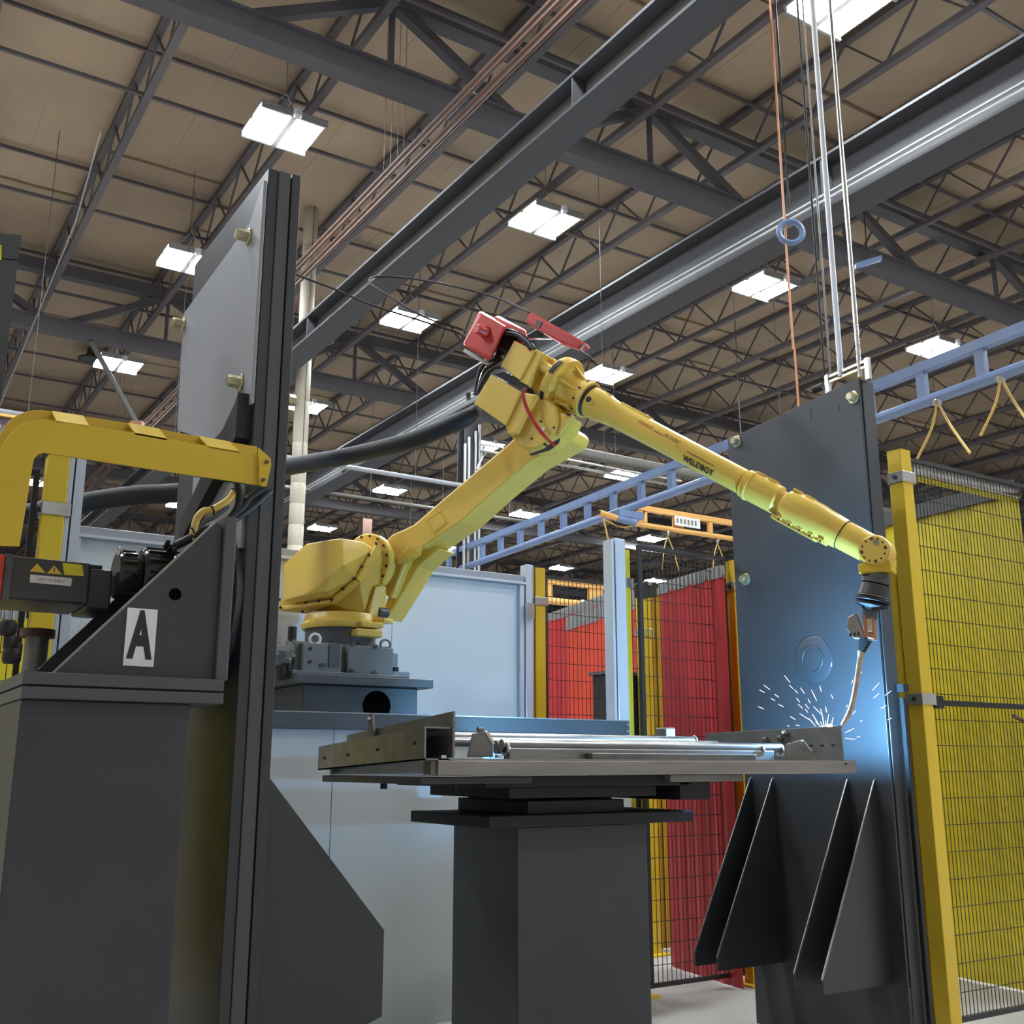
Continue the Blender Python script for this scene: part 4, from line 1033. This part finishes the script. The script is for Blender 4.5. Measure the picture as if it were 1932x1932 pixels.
MB().obox(TP(1641, 1184), U*.022+Z*-.006, Z*.048, N*.028).build('torch_block', M['brick'], tor, bevel=.005)
MB().obox(TP(1644, 1181)+N*.029, U*.010, Z*.026, N*.003).build('block_inlay', M['copper'], tor, bevel=.002)
MB().hull([TP(a, b)+N*n for a, b in ((1602, 1165), (1616, 1157), (1622, 1175), (1636, 1207), (1612, 1205), (1598, 1186)) for n in (-.02, .02)]).build('clamp_housing', M['steel'], tor, bevel=.004)
for i in range(3):
    q = TP(1607+i*7.5, 1199+i*-1); MB().obox(q+N*.021, U*.003, Z*.008, N*.003).build('clamp_slot', M['black'], tor)
MB().cyl(TP(1633, 1206), TP(1625, 1229), .028, .016, seg=24).build('nozzle_holder', M['black'], tor, smooth=35)
MB().cyl(TP(1625, 1228), TP(1623.5, 1240), .0155, .012, seg=20).build('brass_ring', M['copper'], tor, smooth=35)
MB().tube([TP(1624, 1236), TP(1618, 1275), TP(1612, 1310), TP(1606, 1335), TP(1599, 1352)], [.0115, .011, .0105, .0105, .0105], 14, 5).build('swan_neck', M['copper'], tor, smooth=50)
tipp = TP(1589, 1368)
MB().cyl(TP(1601, 1349), tipp, .0115, .007, seg=16).build('gas_nozzle', M['copper'], tor, smooth=50)
# lettering on the forearm
def on_arm(px0, py0, px1, py1, rpx):
    r = rr(rpx, .5)+.0006
    def f(p_):   # station and height of a pixel on the near surface
        q = R(p_[0], p_[1], r*.97); return (q-E0).dot(AX), (q-E0).dot(PV)
    sA_, vA = f((px0, py0)); sB_, vB = f((px1, py1))
    return (sA_+sB_)/2, (vA+vB)/2, abs(sB_-sA_), r
def arm_text(name, body, px0, py0, px1, py1, size, m, shear=0, bold=0.0, space=1, rot=0.0):
    sc_, vc, L, r = on_arm(px0, py0, px1, py1, 26)
    def fn(x, y, z):
        v = vc+y+x*rot; v = max(-r*.98, min(r*.98, v))
        return E0+AX*(sc_+x)+PV*v+N*(math.sqrt(r*r-v*v)+z)
    return text(name, body, size, M[m], rob, fn, shear, .0006, space, bold=bold)
arm_text('maker_text', 'FANUC', 1203, 792, 1233, 811, .026, 'red_ink')
arm_text('maker_text', 'Robotics', 1234, 812, 1249, 820, .012, 'red_ink')
arm_text('model_text', 'M-710iC', 1250, 818, 1284, 836, .026, 'grey_ink', .3)
arm_text('model_text', '12L', 1273, 840, 1281, 843, .010, 'letter')
arm_text('integrator_text', 'WELDBOT', 1289, 864, 1342, 892, .036, 'letter', .0, bold=.0007)
sc_, vc, L, r_ = on_arm(1296, 852, 1346, 878, 26)
MB().obox(E0+AX*sc_+PV*vc+N*math.sqrt(r_*r_-vc*vc), AX*.075, N*.0012, PV*.0012).build('logo_line', M['letter'], rob)
# wire feeder (red) and its bracket
wf = MB().hull([R(*ze(a, b), n=n) for a, b, n in ((300, 190, .21), (555, 335, .21), (400, 690, .21), (345, 700, .20), (100, 555, .21), (95, 520, .21), (270, 185, .20), (575, 350, .17), (405, 720, .17), (335, 715, .17), (80, 540, .17), (265, 165, .17),
     (300, 165, .10), (575, 320, .10), (400, 700, .10), (100, 540, .10))]).build('wire_feeder', M['redbox'], rob, bevel=.006)
q = R(*ze(330, 400), n=.21); MB().prof(q, N-U*.25, [(0, .035), (.02, .026), (.055, .026), (.062, .022)], 24).build('feeder_knob', M['redbox'], wf, smooth=40)
MB().hull([R(*ze(a, b), n=n) for a, b, n in ((440, 215, .08), (790, 385, .08), (815, 490, .08), (700, 600, .08), (440, 560, .08), (480, 210, -.06), (800, 380, -.06), (800, 500, -.06), (500, 500, -.06))]).build('feeder_motor', M['redbox'], rob, bevel=.008)
MB().hull([R(*ze(a, b), n=n) for a, b, n in ((560, 370, .12), (720, 470, .12), (640, 620, .12), (430, 700, .12), (560, 370, .07), (720, 470, .07), (640, 620, .07), (430, 700, .07))]).build('drive_block', M['black'], rob, bevel=.006)
MB().bar(R(*ze(95, 610), n=.12), R(*ze(385, 775), n=.12), .02, .008, up=N).build('feeder_bracket', M['steel'], rob)
# second red panel further back
rp = MB().prism([R(*ze(a, b), n=-.10) for a, b in ((850, 165), (1470, 520), (1490, 555), (1390, 595), (1180, 520), (790, 285))], -N*.05).build('red_side_cover', M['redbox'], rob, bevel=.004)
MB().prism([R(*ze(a, b), n=-.096) for a, b in ((840, 215), (930, 265), (905, 335), (805, 275))], N*.006).build('cover_inset', M['redhose'], rp)
MB().prism([R(*ze(a, b), n=-.096) for a, b in ((1000, 300), (1440, 545), (1390, 585), (960, 380))], N*.006).build('cover_inset', M['redhose'], rp)
MB().prism([R(*ze(a, b), n=-.092) for a, b in ((930, 262), (990, 290), (960, 365), (905, 335))], N*.006).build('cover_band', M['dark2'], rp)
MB().bar(R(*ze(820, 480), n=-.05), R(*ze(1100, 485), n=-.05), .008).build('stay_rod', M['bright'], rob)
MB().tube([R(*ze(1470, 560), n=-.1), R(*ze(1430, 620), n=-.05), R(*ze(1520, 690), n=-.03), R(*ze(1560, 740), n=-.03)], .010, 8, 4).build('dress_cable', M['black'], rob, smooth=60)
# cable bundles at the elbow
for i, (pts_, r, n) in enumerate((([(560, 385), (640, 400), (740, 450), (820, 520), (880, 590)], .015, .14), ([(570, 420), (680, 430), (790, 510), (860, 600)], .012, .17), ([(540, 690), (420, 730), (320, 780), (270, 870), (240, 1000), (225, 1120)], .012, .10),
     ([(530, 700), (440, 760), (340, 830), (300, 920), (260, 1060)], .012, .13), ([(520, 800), (420, 820), (340, 900), (280, 1020), (250, 1100)], .010, .15), ([(540, 710), (380, 740), (290, 830), (250, 950), (230, 1080)], .010, .08),
     ([(400, 880), (330, 960), (260, 1080)], .010, .12), ([(470, 580), (530, 600), (590, 640)], .008, .15), ([(440, 830), (380, 850), (300, 960), (255, 1090)], .010, .05), ([(380, 780), (300, 850), (255, 1000), (235, 1110)], .014, .02))):
    MB().tube([R(*ze(a, b), n=n) for a, b in pts_], r, 8, 5).build('dress_cable', M['black' if i % 3 else 'blackgloss'], rob, smooth=60)
MB().tube([R(*ze(a, b), n=.19) for a, b in ((790, 1035), (765, 1080), (775, 1190), (850, 1370), (970, 1550), (1130, 1695))], .0068, 10, 6).build('red_hose', M['redhose'], rob, smooth=60)
MB().tube([R(*ze(a, b), n=.185) for a, b in ((800, 1050), (775, 1090), (790, 1190), (865, 1370), (975, 1530), (1100, 1690))], .005, 8, 6).build('red_hose', M['redhose'], rob, smooth=60)

# big black hose package from the elbow to the left (passes behind the dark column)
pts_ = [R(900, 772, .06), R(885, 785, .10), R(850, 802, .14), R(770, 833, .18), R(650, 862, .22), at(530, 883, 5.3), at(440, 905, 5.1), at(365, 927, 4.9), at(250, 935, 4.8), at(150, 950, 4.7), at(60, 968, 4.6), at(-80, 1000, 4.5)]
hose = MB().tube(pts_, [.030, .045, .047, .047, .047, .047, .046, .046, .046, .046], 20, 8).build('hose_package', M['black'])
tag(hose, 'thick black corrugated hose arching from the robot elbow to the left edge', 'hose')
for v in hose.data.polygons: v.use_smooth = True
q = R(884, 748, .08); cc = MB().obox(q, RT*.012, Z*.016, FH*.02).build('hose_clamp', M['dark2'], hose, bevel=.003)
# thin looping wires behind the feeder
t = thing('looping_wire', 'thin grey cable loop arching over the lamp to the red wire feeder', 'cable', at(700, 530, 6.2))
MB().tube([R(*ze(180, 420), n=.12), R(872, 622, .08), at(800, 598, 5.3), at(745, 565, 5.4), at(705, 540, 5.5), at(697, 528, 5.6), at(712, 522, 5.7), at(780, 526, 5.7), at(860, 541, 5.6), at(940, 563, 5.5), R(1000, 590, -.1)], .006, 6, 6).build('cable_run', M['black'], t, smooth=60)
MB().tube([R(*ze(160, 500), n=.12), R(868, 630, .08), at(800, 607, 5.3), at(700, 575, 5.2), at(630, 545, 5.1), at(553, 515, 5.0), at(500, 480, 4.9)], .006, 6, 5).build('cable_run', M['black'], t, smooth=60)

# ------------------------------------------------------------------ robot pedestal
t = thing('robot_pedestal', 'charcoal steel pedestal with a round hole under the robot', 'pedestal', (JX1, JY1, ZF))
pz = zb0-.014
MB().box(1.90, 2.64, 4.86, 5.62, pz-.045, pz).build('top_plate', M['dark2'], t, bevel=.004)
MB().box(1.95, 2.575, 4.91, 5.57, ZF, pz-.045).build('body', M['dark'], t, bevel=.006)
q = PF(970, 1790, 4.91); MB().cyl((q.x, 4.905, q.z), (q.x, 4.92, q.z), .075, seg=36).build('cable_hole', M['hole_shade'], t)  # uncut black disc painted as the dark opening
MB().box(1.85, 2.68, 4.85, 5.65, ZF, ZF+.03).build('foot_plate', M['dark'], t)

# ------------------------------------------------------------------ welding fixture and workpiece
WX0, WX1, WY0, WY1 = 1.62, 3.505, 2.98, 3.82; RYN = 2.986
t = thing('welding_fixture', 'long bare steel weldment clamped on the fixture table in front of the robot', 'fixture', (2.6, 3.4, -.05))
# front rail and back rail
MB().box(WX0+.02, 3.58, WY0, WY0+.012, -.028, .018).build('front_rail', M['steel'], t, bevel=.002)
MB().box(WX0+.02, 3.58, WY0, WY0+.09, .018, .024).build('rail_flange', M['steel'], t)
MB().box(WX0+.02, WX1+.01, WY1-.02, WY1, -.03, .02).build('back_rail', M['steeldark'], t)
# near-left open channel, sloping back
def xq(px, py, X, y=None):
    p = onX(px, py, X); return V((X, p.y if y is None else y, p.z))
MB().prism([xq(608, 1411, WX0-.03, WY1), xq(797, 1374, WX0-.03, WY0+.0), xq(797, 1434, WX0-.03, WY0+.0), xq(608, 1453, WX0-.03, WY1)], (.006, 0, 0)).build('channel_web', M['steel'], t)
zn = onX(797, 1374, WX0-.03).z; zl = onX(797, 1434, WX0-.03).z; zf = onX(608, 1411, WX0-.03).z; zg = onX(608, 1453, WX0-.03).z
MB().prism([(WX0-.03, WY0, zn), (WX0-.03, WY1, zf), (WX0+.06, WY1, zf), (WX0+.06, WY0, zn)], (0, 0, .005)).build('channel_flange', M['steel'], t)
MB().prism([(WX0-.03, WY0, zl), (WX0-.03, WY1, zg), (WX0+.06, WY1, zg), (WX0+.06, WY0, zl)], (0, 0, .005)).build('channel_flange', M['steel'], t)
MB().prism([xq(640, 1388, WX0+.065, WY1-.04), xq(829, 1344, WX0+.065, WY0-.01), xq(831, 1430, WX0+.065, WY0-.01), xq(640, 1440, WX0+.065, WY1-.04)], (.008, 0, 0)).build('side_plate', M['steeldark'], t)
for px, py in ((612, 1430), (656, 1424), (712, 1414), (782, 1402)):
    q = onX(px, py, WX0-.031); MB().obox(q, V((.0008, 0, 0)), V((0, .010, 0)), V((0, 0, .005))).build('slot', M['black'], t)
q = xq(699, 1365, WX0+.05)
MB().prism([q+V((0, -.03, -.05)), q+V((0, .03, -.05)), q+V((0, .012, .035)), q+V((0, -.012, .035))], (.008, 0, 0)).build('locator_tab', M['steeldark'], t)
MB().cyl(q+V((0, 0, .015)), q+V((-.012, 0, .015)), .008, seg=10).build('locator_pin', M['bright'], t)
MB().box(WX0+.0, WX0+.10, WY0+.01, WY0+.06, -.025, .015).build('corner_block', M['steeldark'], t)
# long tubes
def rtube(x0, x1, y, z, r, m='steel'):
    o = MB().cyl((x0, y, z), (x1, y, z), r, seg=20).build('long_tube', M[m], t, smooth=50); return o
rtube(1.72, 3.26, 3.60, .112, .016); rtube(1.72, 3.26, 3.45, .088, .018)
MB().cyl((1.96, 3.12, .072), (3.30, 3.12, .072), .018, seg=20).build('long_tube', M['steel'], t, smooth=50)
MB().box(1.98, 3.24, 3.10, 3.14, .022, .062).build('square_tube', M['steel'], t, bevel=.004)
MB().box(2.30, 3.10, 3.06, 3.10, .024, .046).build('flat_bar', M['steeldark'], t, bevel=.003)
for x in (1.90, 1.975, 3.18, 3.29):
    MB().ring((x, 3.12, .06), (1, 0, 0), .021, .006, 16, 6).build('u_clamp', M['bright'], t, smooth=60)
MB().ring((3.27, 3.60, .112), (1, 0, 0), .017, .005, 16, 6).build('u_clamp', M['bright'], t, smooth=60)
tp = [onY(a, b, 3.08) for a, b in ((883, 1428), (893, 1384), (917, 1380), (931, 1404), (931, 1428))]
MB().prism(tp, (0, .010, 0)).build('gusset_tab', M['steeldark'], t, bevel=.002)
MB().bar(tp[2], tp[3], .010, .006, up=(0, 1, 0)).build('tab_edge', M['bright'], t)
q = onY(905, 1376, 3.08); MB().cyl(q+V((-.008, 0, 0)), q+V((.012, 0, 0)), .008, seg=10).build('tab_pin', M['steeldark'], t)
MB().cyl(onY(935, 1410, 3.2), onY(960, 1410, 3.2), .022, seg=16).build('cross_stub', M['steel'], t, smooth=50)
q = onY(1257, 1381, 3.70)
MB().box(q.x-.03, q.x+.03, 3.67, 3.74, .02, q.z+.018).build('clamp_block', M['steeldark'], t, bevel=.006)
# right plate (being welded)
rpz = [V((WX1, onX(1330, 1385, WX1).y, .15)), V((WX1, RYN, .161)), V((WX1, RYN-.004, .006)), V((WX1, onX(1330, 1385, WX1).y, .012))]
MB().prism(rpz, (.010, 0, 0)).build('end_plate', M['steeldark'], t, bevel=.001)
MB().prism([V((WX1+.010, RYN+.034, .161)), V((WX1+.058, RYN+.034, .161)), V((WX1+.058, rpz[0].y, .1525)), V((WX1+.010, rpz[0].y, .1525))], (0, 0, -.004)).build('arc_shade_lip', M['steeldark'], t)  # hidden lip added to keep the arc light off the lower right panel
MB().prism([V((WX1-.06, RYN+.05, .03)), V((WX1-.012, RYN+.01, .03)), V((WX1-.012, RYN+.01, .025)), V((WX1-.06, RYN+.05, .025))], (0, .2, 0)).build('plate_foot', M['steel'], t)
for px, py in ((1447, 1396), (1475, 1394), (1484, 1384)):
    q = onX(px, py, WX1); MB().prof(q, (-1, 0, 0), [(0, .012), (.02, .014), (.022, .009), (.035, .009)], 14).build('clamp_screw', M['steeldark'], t, smooth=40)
for px, py in ((1530, 1407), (1551, 1407), (1572, 1406)):
    q = onX(px, py, WX1-.0005); MB().obox(q, V((.0005, 0, 0)), V((0, .010, 0)), V((0, 0, .004))).build('slot_mark', M['black'], t)
q = onX(1372, 1405, WX1-.001); MB().cyl(q, q+V((-.002, 0, 0)), .004, seg=8).build('drill_hole', M['black'], t)
q = [onY(a, b, 3.04) for a, b in ((1484, 1436), (1484, 1404), (1512, 1396), (1530, 1418), (1530, 1438))]
MB().prism(q, (0, .008, 0)).build('gusset_tab', M['steeldark'], t, bevel=.002)
MB().bar(onY(1514, 1397, 3.03), onY(1530, 1417, 3.03), .007, .007, up=(0, 1, 0)).build('tab_edge', M['bright'], t)
for a, b in ((1503, 1437), (1592, 1441), (941, 1427), (835, 1428)):
    q = onY(a, b, 2.99); MB().obox(q, V((.010, 0, 0)), V((0, .01, 0)), V((0, 0, .005))).build('weld_foot', M['bright'], t, bevel=.002)
# table structure under it
t = thing('fixture_table', 'dark stepped steel support table beneath the weldment', 'table', (2.4, 3.4, ZF))
MB().box(1.60, 2.02, 3.02, 3.80, -.055, -.032).build('left_pad', M['dark'], t, bevel=.003)
for x, y in ((1.66, 3.4), (1.80, 3.15)): MB().cyl((x, y, -.075), (x, y, -.055), .012, seg=10).build('pad_bolt', M['black'], t)
MB().box(1.86, 2.75, 3.06, 3.70, -.068, -.030).build('top_plate', M['black'], t, bevel=.003)
MB().box(1.98, 2.62, 3.10, 3.66, -.105, -.068).build('step_plate', M['black'], t, bevel=.003)
MB().box(2.62, 2.98, 3.02, 3.2, -.055, -.028).build('side_pad', M['steeldark'], t, bevel=.003)
MB().box(2.70, 2.85, 3.06, 3.5, -.12, -.055).build('riser', M['black'], t, bevel=.003)
MB().box(2.08, 2.50, 3.14, 3.62, -.16, -.115).build('column_cap', M['black'], t, bevel=.003)
for x in (2.12, 2.30, 2.46): MB().box(x-.03, x+.03, 3.2, 3.56, -.116, -.104).build('shim', M['black'], t)
MB().box(1.90, 2.80, 3.10, 3.66, -.20, -.16).build('lower_plate', M['black'], t, bevel=.004)
MB().box(2.05, 2.62, 3.16, 3.60, ZF+.05, -.20).build('column_body', M['dark'], t, bevel=.006)
MB().box(1.85, 2.85, 3.0, 3.76, ZF, ZF+.05).build('foot_plate', M['dark'], t, bevel=.004)

# ------------------------------------------------------------------ arc and sparks
arc_p = V((WX1-.035, WY0+.075, .175))
arc_p = R(1566, 1368, -.01); arc_p = V((arc_p.x, arc_p.y, .166))
g = MB()
for k in range(7):
    q = arc_p+V((random.uniform(-.01, .01), random.uniform(-.012, .012), random.uniform(-.012, .0)))
    g.prof(q-V((0, 0, .004)), (0, 0, 1), [(0, .003), (.004, .007), (.009, .002)], 8)
g = g.build('weld_pool', M['arcglow'], None); tag(g, 'white hot welding arc on the plate edge at the torch tip', 'arc', kind='stuff')
l = bpy.data.lights.new('arc_light', 'POINT'); l.energy = ARC; l.color = (.20, .55, 1.0); l.shadow_soft_size = .006
lo = link(bpy.data.objects.new('arc_light', l)); lo.location = V((arc_p.x, arc_p.y+.01, .172))
s_ = MB()
spk = [(437, 402, 468), (0, 0, 0)]
src = arc_p
# flying droplets: (pixel of the droplet, elongation in metres), each on the plane of the arc
zs = lambda a, b: (1340+a/4.83, 1250+b/4.83)
for a, b, c_, d_ in ((675, 118, 728, 182), (722, 205, 755, 240), (765, 245, 797, 280), (487, 205, 543, 246), (447, 248, 494, 274), (587, 290, 625, 316), (552, 327, 590, 348), (620, 380, 668, 404), (436, 400, 490, 425), (822, 230, 858, 282),
                     (922, 248, 970, 350), (998, 212, 1014, 270), (1100, 290, 1120, 330), (785, 325, 815, 360), (890, 330, 912, 372), (866, 380, 900, 422), (800, 380, 845, 420), (815, 465, 930, 538), (728, 490, 775, 520), (700, 575, 720, 580), (780, 570, 815, 575),
                     (940, 400, 1010, 470), (1050, 400, 1062, 455), (1005, 420, 1030, 520), (1380, 85, 1340, 150), (1540, 185, 1478, 252), (1540, 280, 1488, 325), (1650, 258, 1592, 302), (1605, 393, 1555, 418), (1300, 160, 1288, 190), (1655, 505, 1612, 525),
                     (1385, 525, 1365, 540), (1325, 440, 1295, 470), (1107, 0, 1105, 38), (865, 425, 890, 455), (1310, 600, 1230, 640), (1365, 672, 1335, 682), (1320, 700, 1230, 690), (1300, 335, 1285, 350), (1250, 385, 1240, 410), (930, 470, 985, 560), (1020, 480, 1040, 590), (1080, 470, 1060, 590), (960, 540, 1020, 596), (1120, 500, 1100, 590), (900, 510, 960, 580), (1005, 540, 1030, 595), (1050, 530, 1055, 595)):
    p1_ = R(*zs(a, b), n=-.01); p2_ = R(*zs(c_, d_), n=-.01)
    thick = .0009 if (p1_-src).length > .09 else .0012
    s_.tube([p1_, (p1_+p2_)/2, p2_], [thick*.5, thick, thick*.6], 5, 1)
s_ = s_.build('sparks', M['spark'], None); tag(s_, 'bright spray of welding sparks around the torch tip', 'sparks', kind='stuff')

# lift everything so the floor is at z = 0
for o in list(sc.objects):
    if o.parent is None: o.location.z += EYE
    if '_w' in o: del o['_w']
